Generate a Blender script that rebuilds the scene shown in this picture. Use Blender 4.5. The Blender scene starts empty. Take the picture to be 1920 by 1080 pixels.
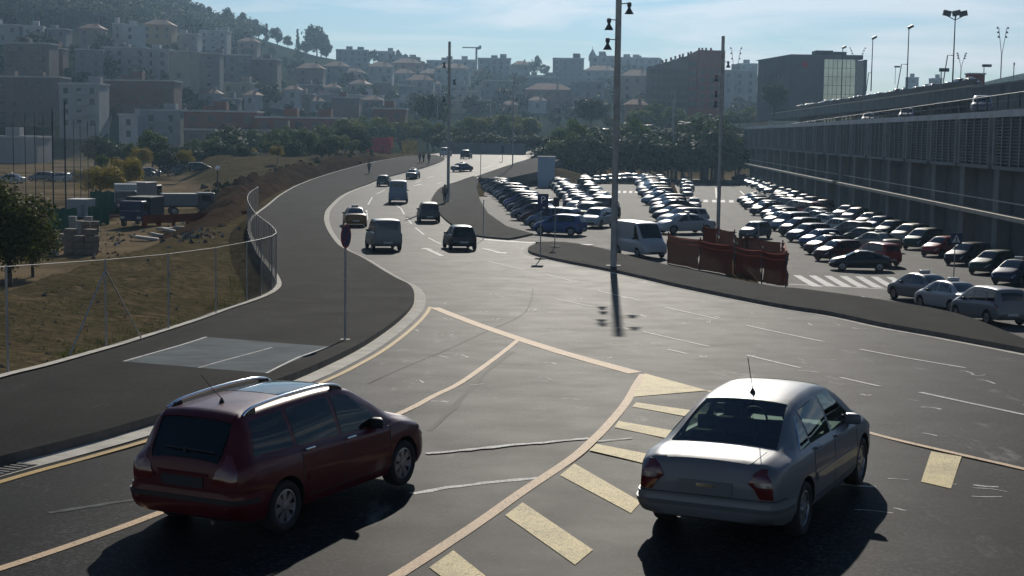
import bpy, bmesh, math, random
from mathutils import Vector, Matrix
random.seed(7)
R = math.radians
scene = bpy.context.scene
COL = scene.collection
D = bpy.data

# ------------------------------------------------------------------ camera, sky, sun, exposure
ZC, FPX, PITCH, ROLL = 4.85, 2900.0, math.atan(288/2900.0), R(0.8)
cam = D.cameras.new('camera'); cam.sensor_width = 36.0; cam.lens = 36.0*FPX/1920; cam.clip_end = 12000; cam.clip_start = 0.2
camo = D.objects.new('camera', cam); COL.objects.link(camo)
camo.matrix_world = Matrix.Translation((0, 0, ZC)) @ Matrix.Rotation(math.pi/2-PITCH, 4, 'X') @ Matrix.Rotation(ROLL, 4, 'Z')
scene.camera = camo
SUN_EL, SUN_AZ = R(26.0), R(3.4)          # azimuth measured from +Y towards +X
scene.view_settings.view_transform = 'Standard'
scene.view_settings.look = 'None'
scene.view_settings.exposure = 0.16
scene.view_settings.gamma = 1.0
scene.cycles.use_denoising = True
scene.cycles.max_bounces = 6
scene.cycles.transparent_max_bounces = 12
scene.cycles.volume_bounces = 0
scene.cycles.sample_clamp_indirect = 6.0

world = D.worlds.new('World'); scene.world = world; world.use_nodes = True
nt = world.node_tree; nt.nodes.clear()
wo = nt.nodes.new('ShaderNodeOutputWorld'); bg = nt.nodes.new('ShaderNodeBackground')
sky = nt.nodes.new('ShaderNodeTexSky'); sky.sky_type = 'NISHITA'; sky.sun_disc = False
sky.sun_elevation = SUN_EL; sky.sun_rotation = SUN_AZ
sky.air_density = 1.0; sky.dust_density = 0.0; sky.ozone_density = 3.0; sky.altitude = 50
bg.inputs['Strength'].default_value = 0.047
# thin cirrus streaks across the sky
geo = nt.nodes.new('ShaderNodeTexCoord')
mp = nt.nodes.new('ShaderNodeMapping'); mp.inputs['Scale'].default_value = (3.0, 3.0, 26.0); mp.inputs['Rotation'].default_value = (0.0, R(-7), 0.0)
nz = nt.nodes.new('ShaderNodeTexNoise'); nz.inputs['Scale'].default_value = 1.6; nz.inputs['Detail'].default_value = 7; nz.inputs['Roughness'].default_value = 0.55
nz.inputs['Distortion'].default_value = 0.6
rp = nt.nodes.new('ShaderNodeValToRGB'); rp.color_ramp.elements[0].position = 0.46; rp.color_ramp.elements[1].position = 0.64
mul = nt.nodes.new('ShaderNodeMath'); mul.operation = 'MULTIPLY'; mul.inputs[1].default_value = 0.8
mix = nt.nodes.new('ShaderNodeMix'); mix.data_type = 'RGBA'
mix.inputs['B'].default_value = (12.4, 12.7, 13.1, 1)
L = nt.links
L.new(geo.outputs['Generated'], mp.inputs['Vector']); L.new(mp.outputs['Vector'], nz.inputs['Vector'])
L.new(nz.outputs['Fac'], rp.inputs['Fac']); L.new(rp.outputs['Color'], mul.inputs[0]); sz = nt.nodes.new('ShaderNodeSeparateXYZ'); fr_ = nt.nodes.new('ShaderNodeMapRange'); fr_.inputs['From Min'].default_value = .22; fr_.inputs['From Max'].default_value = .42; fr_.inputs['To Min'].default_value = 1; fr_.inputs['To Max'].default_value = 0
m2_ = nt.nodes.new('ShaderNodeMath'); m2_.operation = 'MULTIPLY'
L.new(geo.outputs['Generated'], sz.inputs[0]); L.new(sz.outputs['Z'], fr_.inputs['Value']); L.new(mul.outputs[0], m2_.inputs[0]); L.new(fr_.outputs['Result'], m2_.inputs[1]); L.new(m2_.outputs[0], mix.inputs['Factor'])
tint = nt.nodes.new('ShaderNodeMix'); tint.data_type = 'RGBA'; tint.blend_type = 'MULTIPLY'; tint.inputs['Factor'].default_value = 1.0; tint.inputs['B'].default_value = (.93, 1.00, 1.10, 1)
L.new(sky.outputs['Color'], tint.inputs['A']); L.new(tint.outputs['Result'], mix.inputs['A']); L.new(mix.outputs['Result'], bg.inputs['Color']); L.new(bg.outputs['Background'], wo.inputs['Surface'])

sun = D.lights.new('sun', 'SUN'); sun.energy = 3.7; sun.angle = R(0.5); sun.color = (1.0, 0.93, 0.82)
suno = D.objects.new('sun', sun); COL.objects.link(suno)
sdir = Vector((math.sin(SUN_AZ)*math.cos(SUN_EL), math.cos(SUN_AZ)*math.cos(SUN_EL), math.sin(SUN_EL)))
suno.rotation_euler = sdir.to_track_quat('Z', 'Y').to_euler()
suno.location = sdir*300

# ------------------------------------------------------------------ picture point -> place in the world
_c, _s = math.cos(ROLL), math.sin(ROLL); _cp, _sp = math.cos(PITCH), math.sin(PITCH)
def ray(px, py):
    u0, v0 = px-960.0, py-540.0
    u = _c*u0+_s*v0; v = -_s*u0+_c*v0
    dy = FPX*_cp-v*_sp
    return u/dy, (-FPX*_sp-v*_cp)/dy
def atY(px, py, Y):
    a, b = ray(px, py)
    return Vector((a*Y, Y, ZC+b*Y))
def at(px, py, H, y0=6.0, y1=1400.0):
    a, b = ray(px, py)
    Y = y0; st = 0.5
    while Y < y1:
        if ZC+b*Y <= H(a*Y, Y): break
        Y += st; st = max(0.5, Y*0.01)
    lo, hi = max(y0, Y-st*1.1), Y
    for _ in range(30):
        m = (lo+hi)/2
        if ZC+b*m <= H(a*m, m): hi = m
        else: lo = m
    return Vector((a*hi, hi, H(a*hi, hi)))

def interp(tab, x):
    if x <= tab[0][0]: return tab[0][1]
    for (x0, y0), (x1, y1) in zip(tab, tab[1:]):
        if x <= x1:
            return y0+(y1-y0)*(x-x0)/(x1-x0)
    return tab[-1][1]
def smooth(tab, x):
    """monotone-ish cubic (Catmull-Rom with limited slopes) through a table"""
    n = len(tab)
    if x <= tab[0][0]: return tab[0][1]
    if x >= tab[-1][0]: return tab[-1][1]
    for i in range(n-1):
        if x <= tab[i+1][0]: break
    def sl(k):
        return (tab[k+1][1]-tab[k][1])/(tab[k+1][0]-tab[k][0])
    def tan(k):
        if k == 0: return sl(0)
        if k == n-1: return sl(n-2)
        a, b = sl(k-1), sl(k)
        if a*b <= 0: return 0.0
        return 2*a*b/(a+b)
    x0, y0 = tab[i]; x1, y1 = tab[i+1]; h = x1-x0; t = (x-x0)/h
    m0, m1 = tan(i)*h, tan(i+1)*h
    return (2*t**3-3*t*t+1)*y0+(t**3-2*t*t+t)*m0+(-2*t**3+3*t*t)*y1+(t**3-t*t)*m1
def sstep(a, b, x):
    t = min(1.0, max(0.0, (x-a)/(b-a))); return t*t*(3-2*t)

# ------------------------------------------------------------------ heights of the place
ROADP = [(-20, 0.28), (10, 0.28), (21, 0.26), (30, -0.1), (40, -0.70), (50, -1.14), (60, -1.42), (76, -1.75), (88, -1.98), (110, -2.2), (205, -2.2), (240, -1.2), (275, -0.05), (330, 0.35), (600, 0.4)]
def hr(x, y): return smooth(ROADP, y)
def hL(x, y): return interp([(0, -2.12), (120, -2.2), (160, -2.45), (200, -2.75), (250, -3.25), (400, -3.9)], y)
def hR(x, y): return interp([(0, -2.4), (60, -3.0), (75, -3.45), (92, -3.75), (130, -3.9), (400, -4.1)], y)
HILL = [(-700, -70), (-300, -75), (0, -40), (200, -12), (310, 18), (380, 48), (480, 72), (560, 98), (640, 116), (740, 124), (860, 134), (960, 140), (1060, 142),
        (1150, 130), (1300, 138), (1420, 150), (1500, 165), (1620, 178), (1750, 172), (1850, 150), (1940, 132), (2200, 120), (2600, 150)]
def hillz(x, y):
    if y < 420: return -99
    px = 960+FPX*x/max(y, 1)
    yc = 950.0
    top = (252+(px-960)*0.014-smooth(HILL, px))/FPX*yc+ZC
    t = min(1.0, (y-430)/(yc-430)); t = max(0, t)
    z = -4.0+(top+4.0)*(t**0.92)
    if y > yc: z -= (y-yc)*0.03
    return z
def xfence(y): return interp([(0, -11.5), (31, -10.5), (39, -9.5), (48, -8.8), (58, -8.9), (80, -12.5), (108, -18.0), (125, -20.6), (150, -24), (400, -40)], y)
def lump(x, y): return 0.10*math.sin(x*1.3+y*.7)+0.07*math.sin(x*2.9-y*2.1+1)+0.05*math.sin(5.1*x+3.3*y)
def gz(x, y):
    """bare ground: left works yard and its bank, bed under the paving, far hillside"""
    b = hr(x, y)-0.45
    if y > 430:
        return hillz(x, y)
    xf = xfence(y)
    if x < xf+1.0:
        yard = -3.85
        crest = interp([(0, -19), (60, -19.5), (100, -21.5), (140, -24.5), (220, -40), (300, -60)], y)
        k = sstep(crest-5.5, crest+0.5, x)
        nf = min(1, max(0, (xf-1.0-x)/(3.5 if y < 80 else 7))); top = hr(x, y)-0.40*(1-nf)+0.02+lump(x, y)*nf
        z = yard+0.3*lump(x*.6, y*.6)+(top-yard)*k
        k2 = sstep(xf-0.2, xf+1.0, x)
        z = z*(1-k2)+b*k2
    else:
        z = b
        if y < 300:
            xi = interp([(0, 25), (44, 13), (60, 11), (75, 8.0), (95, 5), (105, 2), (200, -4), (250, -6), (300, -6)], y)
            lot = hL(x, y)-0.45
            xs = interp([(0, 14), (60, 11.5), (90, 13.3), (120, 16), (150, 19), (250, 27), (300, 31)], y)
            lot = lot+(hR(x, y)-0.45-lot)*sstep(xs-3, xs-1, x)
            if y > 252:
                bank = -1.0; lot = lot+(bank-lot)*sstep(256, 268, y)*(1-sstep(6, 20, x))
            z = min(z, z+(lot-z)*sstep(xi, xi+1.5, x)) if lot < z else z
        else:
            lot = -5.4+(2.6)*sstep(312, 345, y)
            z = z+(lot-z)*sstep(5, 20, x)
    if y > 380:
        h = hillz(x, 431); t = (y-380)/50.0
        z = z*(1-t)+h*t
    return z

# ------------------------------------------------------------------ object helpers
def link(o, parent=None):
    COL.objects.link(o)
    if parent is not None: o.parent = parent
    return o
def tag(o, label=None, cat=None, group=None, kind=None):
    if label: o['label'] = label
    if cat: o['category'] = cat
    if group: o['group'] = group
    if kind: o['kind'] = kind
    return o
def empty(name, loc=(0, 0, 0), rz=0.0, label=None, cat=None, group=None):
    o = D.objects.new(name, None); o.empty_display_size = 0.3
    o.location = loc; o.rotation_euler = (0, 0, rz)
    link(o); tag(o, label, cat, group); return o
class MB:
    """collects faces; build() links them as one mesh object"""
    def __init__(s): s.v = []; s.f = []; s.m = []; s.sm = []
    def add(s, vs, fs, mi=0, smooth=False):
        n = len(s.v); s.v += [tuple(v) for v in vs]
        for f in fs: s.f.append(tuple(n+i for i in f)); s.m.append(mi); s.sm.append(smooth)
    def box(s, x0, x1, y0, y1, z0, z1, mi=0, M=None):
        vs = [Vector((x, y, z)) for z in (z0, z1) for y in (y0, y1) for x in (x0, x1)]
        if M is not None: vs = [M @ v for v in vs]
        s.add(vs, [(0, 2, 3, 1), (4, 5, 7, 6), (0, 1, 5, 4), (2, 6, 7, 3), (0, 4, 6, 2), (1, 3, 7, 5)], mi)
    def tube(s, pts, r, n=8, mi=0, cap=True, r2=None):
        pts = [Vector(p) for p in pts]; rings = []; k = len(pts)
        for i, p in enumerate(pts):
            d = (pts[min(i+1, k-1)]-pts[max(i-1, 0)]).normalized()
            a = d.orthogonal().normalized() if i == 0 else (a-d*a.dot(d)).normalized()
            b = d.cross(a); rr = r if r2 is None else r+(r2-r)*i/(k-1)
            if isinstance(r, (list, tuple)): rr = r[i]
            rings.append([p+a*math.cos(2*math.pi*j/n)*rr+b*math.sin(2*math.pi*j/n)*rr for j in range(n)])
        vs = [v for rg in rings for v in rg]; fs = []
        for i in range(k-1):
            for j in range(n):
                fs.append((i*n+j, i*n+(j+1) % n, (i+1)*n+(j+1) % n, (i+1)*n+j))
        s.add(vs, fs, mi, True)
        if cap:
            s.add(rings[0], [tuple(reversed(range(n)))], mi); s.add(rings[-1], [tuple(range(n))], mi)
    def lathe(s, prof, n=16, mi=0, M=None, smooth=True):
        """prof: list of (r, z) about the z axis"""
        vs = []
        for r, z in prof:
            for j in range(n):
                v = Vector((r*math.cos(2*math.pi*j/n), r*math.sin(2*math.pi*j/n), z)); vs.append(M @ v if M is not None else v)
        fs = [(i*n+j, i*n+(j+1) % n, (i+1)*n+(j+1) % n, (i+1)*n+j) for i in range(len(prof)-1) for j in range(n)]
        s.add(vs, fs, mi, smooth)
    def mesh(s, name, mats):
        me = D.meshes.new(name); me.from_pydata(s.v, [], s.f)
        for m in (mats if isinstance(mats, (list, tuple)) else [mats]): me.materials.append(m)
        me.polygons.foreach_set('material_index', s.m); me.polygons.foreach_set('use_smooth', s.sm)
        me.update(); return me
    def build(s, name, mats, parent=None, loc=None):
        o = D.objects.new(name, s.mesh(name, mats)); link(o, parent)
        if loc is not None: o.location = loc
        return o
def put(name, me, parent=None, loc=None, rz=0.0):
    o = D.objects.new(name, me); link(o, parent)
    if loc is not None: o.location = loc
    o.rotation_euler = (0, 0, rz); return o
def copy_tree(o, parent=None):
    c = o.copy(); COL.objects.link(c)
    if parent is not None: c.parent = parent
    for ch in list(o.children): copy_tree(ch, c)
    return c

# ------------------------------------------------------------------ materials
MATS = {}
def mat(name, col, rough=0.6, metal=0.0, var=0.0, vscale=3.0, spec=0.5, coat=0.0, bump=0.0, bscale=20.0, col2=None, alpha=1.0, island=0.0, transl=0.0):
    if name in MATS: return MATS[name]
    m = D.materials.new(name); m.use_nodes = True; n = m.node_tree; b = n.nodes['Principled BSDF']
    c = (*col, 1.0)
    b.inputs['Base Color'].default_value = c; b.inputs['Roughness'].default_value = rough; b.inputs['Metallic'].default_value = metal
    b.inputs['Specular IOR Level'].default_value = spec
    if coat: b.inputs['Coat Weight'].default_value = coat; b.inputs['Coat Roughness'].default_value = 0.03
    if alpha < 1: b.inputs['Alpha'].default_value = alpha
    if var or island or col2:
        mx = n.nodes.new('ShaderNodeMix'); mx.data_type = 'RGBA'
        c2 = (*col2, 1.0) if col2 else tuple(x*(1-var) for x in col)+(1.0,)
        mx.inputs['A'].default_value = c if col2 else tuple(min(1, x*(1+var*.7)) for x in col)+(1.0,); mx.inputs['B'].default_value = c2
        if island:
            g = n.nodes.new('ShaderNodeNewGeometry'); n.links.new(g.outputs['Random Per Island'], mx.inputs['Factor'])
        else:
            tc = n.nodes.new('ShaderNodeTexCoord'); t = n.nodes.new('ShaderNodeTexNoise'); t.inputs['Scale'].default_value = vscale; t.inputs['Detail'].default_value = 6
            t.inputs['Roughness'].default_value = 0.62
            n.links.new(tc.outputs['Object'], t.inputs['Vector'])
            rr = n.nodes.new('ShaderNodeValToRGB'); rr.color_ramp.elements[0].position = .3; rr.color_ramp.elements[1].position = .7
            n.links.new(t.outputs['Fac'], rr.inputs['Fac']); n.links.new(rr.outputs['Color'], mx.inputs['Factor'])
        n.links.new(mx.outputs['Result'], b.inputs['Base Color'])
    if bump:
        tc = n.nodes.new('ShaderNodeTexCoord'); t = n.nodes.new('ShaderNodeTexNoise'); t.inputs['Scale'].default_value = bscale; t.inputs['Detail'].default_value = 4
        n.links.new(tc.outputs['Object'], t.inputs['Vector'])
        bp = n.nodes.new('ShaderNodeBump'); bp.inputs['Strength'].default_value = bump; bp.inputs['Distance'].default_value = 0.02
        n.links.new(t.outputs['Fac'], bp.inputs['Height']); n.links.new(bp.outputs['Normal'], b.inputs['Normal'])
    if transl:
        out = n.nodes['Material Output']; tr = n.nodes.new('ShaderNodeBsdfTranslucent'); ms = n.nodes.new('ShaderNodeMixShader'); ms.inputs[0].default_value = transl
        src = b.inputs['Base Color'].links[0].from_socket if b.inputs['Base Color'].links else None
        if src: n.links.new(src, tr.inputs['Color'])
        else: tr.inputs['Color'].default_value = c
        n.links.new(b.outputs[0], ms.inputs[1]); n.links.new(tr.outputs[0], ms.inputs[2]); n.links.new(ms.outputs[0], out.inputs['Surface'])
    MATS[name] = m; return m
def asphalt(name, dark, light, rough, gscale=38.0, spec=0.5, spots=0.0, speck=2.3, tracks=0.0):
    """rolled asphalt: stone grain, worn blotches, long drag streaks"""
    m = D.materials.new(name); m.use_nodes = True; n = m.node_tree; b = n.nodes['Principled BSDF']; K = n.links
    tc = n.nodes.new('ShaderNodeTexCoord')
    def noise(sc, det=4, vec=None, ro=.6):
        t = n.nodes.new('ShaderNodeTexNoise'); t.inputs['Scale'].default_value = sc; t.inputs['Detail'].default_value = det; t.inputs['Roughness'].default_value = ro
        K.new(vec or tc.outputs['Object'], t.inputs['Vector']); return t.outputs['Fac']
    def ramp(fac, a, b2):
        r = n.nodes.new('ShaderNodeMapRange'); r.inputs['From Min'].default_value = a; r.inputs['From Max'].default_value = b2; r.clamp = True
        K.new(fac, r.inputs['Value']); return r.outputs['Result']
    def mixc(f, A, B):
        x = n.nodes.new('ShaderNodeMix'); x.data_type = 'RGBA'
        K.new(f, x.inputs['Factor'])
        for k, q in (('A', A), ('B', B)):
            if isinstance(q, tuple): x.inputs[k].default_value = (*q, 1)
            else: K.new(q, x.inputs[k])
        return x.outputs['Result']
    base = mixc(ramp(noise(0.45, 6), .35, .68), dark, light)
    vo = n.nodes.new('ShaderNodeTexVoronoi'); vo.inputs['Scale'].default_value = gscale; K.new(tc.outputs['Object'], vo.inputs['Vector'])
    sep = n.nodes.new('ShaderNodeSeparateColor'); K.new(vo.outputs['Color'], sep.inputs['Color'])
    g = ramp(sep.outputs['Red'], 0.5, 1.0)
    base = mixc(g, base, tuple(min(1, x*speck) for x in light))
    g2 = ramp(noise(gscale*.35, 2), .3, .75)
    dk = n.nodes.new('ShaderNodeMix'); dk.data_type = 'RGBA'; dk.blend_type = 'MULTIPLY'; dk.inputs['Factor'].default_value = .5
    cg = n.nodes.new('ShaderNodeCombineColor')
    for q in ('Red', 'Green', 'Blue'): K.new(g2, cg.inputs[q])
    K.new(base, dk.inputs['A']); K.new(cg.outputs['Color'], dk.inputs['B']); base = dk.outputs['Result']
    if spots:
        mpn = n.nodes.new('ShaderNodeMapping'); mpn.inputs['Scale'].default_value = (1.1, .28, 1); mpn.inputs['Rotation'].default_value = (0, 0, R(-18)); K.new(tc.outputs['Object'], mpn.inputs['Vector'])
        s1 = ramp(noise(.9, 8, mpn.outputs['Vector'], .72), .60, .76)
        mm = n.nodes.new('ShaderNodeMath'); mm.operation = 'MULTIPLY'; mm.inputs[1].default_value = spots; K.new(s1, mm.inputs[0])
        base = mixc(mm.outputs[0], base, (.30, .29, .27))
    if tracks:
        # tyre-polished bands and darker patch repairs
        m2 = n.nodes.new('ShaderNodeMapping'); m2.inputs['Scale'].default_value = (.55, .05, 1); m2.inputs['Rotation'].default_value = (0, 0, R(-8)); K.new(tc.outputs['Object'], m2.inputs['Vector'])
        tk = ramp(noise(1.0, 4, m2.outputs['Vector'], .55), .38, .66)
        mk = n.nodes.new('ShaderNodeMath'); mk.operation = 'MULTIPLY'; mk.inputs[1].default_value = tracks; K.new(tk, mk.inputs[0])
        base = mixc(mk.outputs[0], base, tuple(x*.55 for x in dark))
        oil = ramp(noise(1.7, 3, None, .5), .70, .78); mo = n.nodes.new('ShaderNodeMath'); mo.operation = 'MULTIPLY'; mo.inputs[1].default_value = .6; K.new(oil, mo.inputs[0])
        base = mixc(mo.outputs[0], base, tuple(x*.4 for x in dark))
    K.new(base, b.inputs['Base Color'])
    rr = n.nodes.new('ShaderNodeMapRange'); rr.inputs['To Min'].default_value = rough-.07; rr.inputs['To Max'].default_value = rough+.07; K.new(noise(.7, 5), rr.inputs['Value']); K.new(rr.outputs['Result'], b.inputs['Roughness'])
    b.inputs['Specular IOR Level'].default_value = spec
    bp = n.nodes.new('ShaderNodeBump'); bp.inputs['Strength'].default_value = .3; bp.inputs['Distance'].default_value = .003
    K.new(noise(gscale*1.2, 3), bp.inputs['Height']); K.new(bp.outputs['Normal'], b.inputs['Normal'])
    MATS[name] = m; return m
def paintmark(name, col, wear=.35, scale=9.0):
    """road paint worn through to the asphalt: fine stone grain and broad tyre wear"""
    m = D.materials.new(name); m.use_nodes = True; n = m.node_tree; b = n.nodes['Principled BSDF']; K = n.links
    tc = n.nodes.new('ShaderNodeTexCoord')
    def nz(sc, det, a, c):
        t = n.nodes.new('ShaderNodeTexNoise'); t.inputs['Scale'].default_value = sc; t.inputs['Detail'].default_value = det; t.inputs['Roughness'].default_value = .75
        K.new(tc.outputs['Object'], t.inputs['Vector']); r = n.nodes.new('ShaderNodeMapRange'); r.inputs['From Min'].default_value = a; r.inputs['From Max'].default_value = c; K.new(t.outputs['Fac'], r.inputs['Value']); return r.outputs['Result']
    fine = nz(scale*3.2, 5, .60-wear*.35, .80-wear*.25); broad = nz(1.3, 5, .50-wear*.1, .78); edge = nz(scale*.8, 8, .60-wear*.1, .68-wear*.05)
    mx = n.nodes.new('ShaderNodeMath'); mx.operation = 'MULTIPLY_ADD'; K.new(broad, mx.inputs[0]); mx.inputs[1].default_value = wear*1.2; K.new(fine, mx.inputs[2])
    m3 = n.nodes.new('ShaderNodeMath'); m3.operation = 'MULTIPLY_ADD'; m3.use_clamp = True; K.new(edge, m3.inputs[0]); m3.inputs[1].default_value = .8; K.new(mx.outputs[0], m3.inputs[2])
    x = n.nodes.new('ShaderNodeMix'); x.data_type = 'RGBA'; x.inputs['A'].default_value = (*col, 1); x.inputs['B'].default_value = (col[0]*.28+.03, col[1]*.28+.03, col[2]*.28+.03, 1)
    K.new(m3.outputs[0], x.inputs['Factor']); K.new(x.outputs['Result'], b.inputs['Base Color']); b.inputs['Roughness'].default_value = .7; b.inputs['Specular IOR Level'].default_value = .12
    MATS[name] = m; return m
# ------------------------------------------------------------------ ground, road, pavements, markings
ASPH = asphalt('worn_asphalt', (.010, .0105, .0112), (.024, .024, .0238), .60, 30.0, .023, .85, 2.8, .75)
PAVE = asphalt('pavement_asphalt', (.0175, .018, .0183), (.030, .030, .0295), .9, 55.0, .024, .12, 1.6, .5)
LOTA = asphalt('car_park_asphalt', (.050, .049, .047), (.078, .076, .072), .80, 24.0, .10, .4, 2.0, .4)
CONC = mat('kerb_concrete', (.55, .52, .45), .9, spec=.05, var=.25, vscale=2.2, bump=.3)
KERB = mat('kerb_stone', (.12, .116, .108), .9, spec=.03, var=.3, vscale=3)
YEL = paintmark('yellow_paint', (.50, .33, .11), .30)
YELH = paintmark('pale_yellow_paint', (.80, .64, .30), .50, 14.0)
ORN = paintmark('peach_paint', (.64, .45, .27), .34)
WHT = paintmark('white_paint', (.60, .60, .58), .46)
WHTF = paintmark('faded_white_paint', (.70, .70, .67), .62)
SLATE = mat('slate_paint', (.085, .105, .115), .85, spec=.03, var=.35, vscale=1.1)
DIRT = D.materials.new('bare_earth')

def p2(pts, H): return [at(x, y, H).xy for x, y in pts]
def catmull(pts, n=6):
    out = []
    P = [Vector(p) for p in pts]
    for i in range(len(P)-1):
        a, b, c, d = P[max(i-1, 0)], P[i], P[i+1], P[min(i+2, len(P)-1)]
        for k in range(n):
            t = k/n
            out.append(.5*((2*b)+(c-a)*t+(2*a-5*b+4*c-d)*t*t+(3*b-a-3*c+d)*t**3))
    out.append(P[-1]); return out
def offs(pts, d):
    out = []
    for i, p in enumerate(pts):
        t = (pts[min(i+1, len(pts)-1)]-pts[max(i-1, 0)]).normalized()
        out.append(p+Vector((-t.y, t.x))*d)
    return out
CUTS = [i*3.0 for i in range(1, 45)]+[135+8*i for i in range(1, 40)]
def sheet(name, xy, H, dz, m, skirt=0.0, kind='structure', skm=None):
    P = [(float(p[0]), float(p[1])) for p in xy]; n = len(P)
    ys = sorted(set([round(p[1], 4) for p in P]+[c for c in CUTS if min(p[1] for p in P) < c < max(p[1] for p in P)]))
    mb = MB()
    for a, b in zip(ys, ys[1:]):
        if b-a < 1e-3: continue
        mid = (a+b)/2; xs = []
        for i in range(n):
            (x0, y0), (x1, y1) = P[i], P[(i+1) % n]
            if (y0 <= mid) != (y1 <= mid):
                g = lambda y: x0+(x1-x0)*(y-y0)/(y1-y0)
                xs.append((g(mid), g(a), g(b)))
        xs.sort()
        for l, r in zip(xs[::2], xs[1::2]):
            mb.add([(l[1], a, H(l[1], a)+dz), (r[1], a, H(r[1], a)+dz), (r[2], b, H(r[2], b)+dz), (l[2], b, H(l[2], b)+dz)], [(0, 1, 2, 3)])
    if skirt:
        for i in range(n):
            p, q = Vector(P[i]), Vector(P[(i+1) % n]); k = max(1, int((q-p).length/3))
            for t in range(k):
                u, v = p+(q-p)*t/k, p+(q-p)*(t+1)/k; zu, zv = H(*u)+dz, H(*v)+dz
                mb.add([(u.x, u.y, zu), (v.x, v.y, zv), (v.x, v.y, zv-skirt), (u.x, u.y, zu-skirt)], [(0, 1, 2, 3)], 1 if skm else 0)
    o = mb.build(name, [m, skm] if skm else m); tag(o, kind=kind); return o
def ribbon(name, xy, w, H, dz, m, w2=None, jag=0.0):
    """painted or laid strip; xy is its middle line"""
    dense = []
    for a, b in zip(xy, xy[1:]):
        n = max(1, int((b-a).length/1.2)); dense += [a+(b-a)*i/n for i in range(n)]
    dense.append(xy[-1])
    l, r = offs(dense, w/2), offs(dense, -w/2)
    mb = MB(); vs = []
    for p, q in zip(l, r):
        if jag:
            j = random.uniform(.35, 1.0); c = (p+q)/2; p = c+(p-c)*j; q = c+(q-c)*random.uniform(.35, 1)
        vs += [(p.x, p.y, H(p.x, p.y)+dz), (q.x, q.y, H(q.x, q.y)+dz)]
    mb.add(vs, [(2*i, 2*i+1, 2*i+3, 2*i+2) for i in range(len(dense)-1)])
    o = mb.build(name, m); tag(o, kind='structure'); return o
def quad(name, pts, H, dz, m):
    return sheet(name, p2(pts, H), H, dz, m)

# edge of the gutter beside the left pavement, from near to far
W1 = catmull(p2([(-260, 975), (-90, 920), (40, 882), (160, 850), (278, 816), (440, 765), (583, 716), (660, 680), (740, 630), (787, 587), (797, 562), (787, 541), (760, 527), (730, 510), (692, 487), (652, 467), (635, 450), (620, 425), (617, 405), (625, 387), (655, 362), (705, 342), (750, 328), (800, 315), (830, 304), (838, 298)], hr), 5)
FENCE_PX = [(-250, 772), (-100, 733), (0, 705), (100, 680), (265, 632), (350, 605), (420, 580), (480, 560), (510, 545), (518, 530), (505, 505), (485, 480), (470, 450), (464, 425), (472, 407), (500, 385), (530, 362), (570, 342), (620, 325), (670, 311), (720, 300), (760, 294), (815, 290)]
F1 = catmull(p2(FENCE_PX, lambda x, y: hr(x, y)+.15), 4)
FT = sorted([(p.y, p.x) for p in F1])
FT = [(0, FT[0][1]-.6)]+FT+[(420, FT[-1][1]-30)]
def xfence(y): return interp(FT, y)
W2 = catmull(p2([(1004, 459), (990, 463), (981, 469), (987, 477), (1035, 490), (1135, 510), (1210, 527), (1260, 539), (1440, 576), (1540, 592), (1640, 614), (1740, 632), (1915, 666), (2000, 686), (2140, 722)], hr), 4)
B2 = catmull(p2([(1004, 458), (1060, 458), (1130, 470), (1200, 490), (1290, 510), (1440, 541), (1507, 548), (1640, 567), (1790, 594), (1910, 640), (2020, 690), (2140, 722)], hr), 3)
W3 = catmull(p2([(960, 450), (907, 445), (880, 436), (850, 420), (830, 402), (818, 388), (814, 375), (832, 352), (866, 340), (892, 331)], hr), 4)
XL = sorted([(p.y, p.x) for p in p2([(1320, 433), (1295, 418), (1280, 403), (1265, 383), (1252, 355)], hL)])
XR = sorted([(p.y, p.x) for p in p2([(1342, 440), (1328, 433), (1303, 410), (1288, 390), (1277, 373), (1267, 348)], hR)])
sl = (XL[-1][1]-XL[0][1])/(XL[-1][0]-XL[0][0]); XL = [(70, XL[0][1]-sl*(XL[0][0]-70)-0.6)]+XL+[(310, XL[-1][1]+sl*(310-XL[-1][0]))]
sr = (XR[-1][1]-XR[0][1])/(XR[-1][0]-XR[0][0]); XR = [(70, XR[0][1]-sr*(XR[0][0]-70))]+XR+[(330, XR[-1][1]+sr*(330-XR[-1][0]))]

# road: one sheet from the camera's side to the far bend
road_xy = [Vector((-18, 6)), Vector((-10.5, 30)), Vector((-7.5, 50)), Vector((-8, 62)), Vector((-19, 118)), Vector((-22, 170)), Vector((-24, 225)), Vector((-20, 272))]
far = p2([(862, 290), (900, 286), (960, 281), (1000, 279)], hr)
far = [Vector((-15, 420)), Vector((12, 420))]
right = p2([(1010, 292), (985, 300), (960, 308), (920, 321)], hr)
road_xy += far+right+[p for p in reversed(W3)]+[p for p in offs(W2, 0.5)]+[Vector((30, 6))]
sheet('road', road_xy, hr, 0, ASPH)
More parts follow.
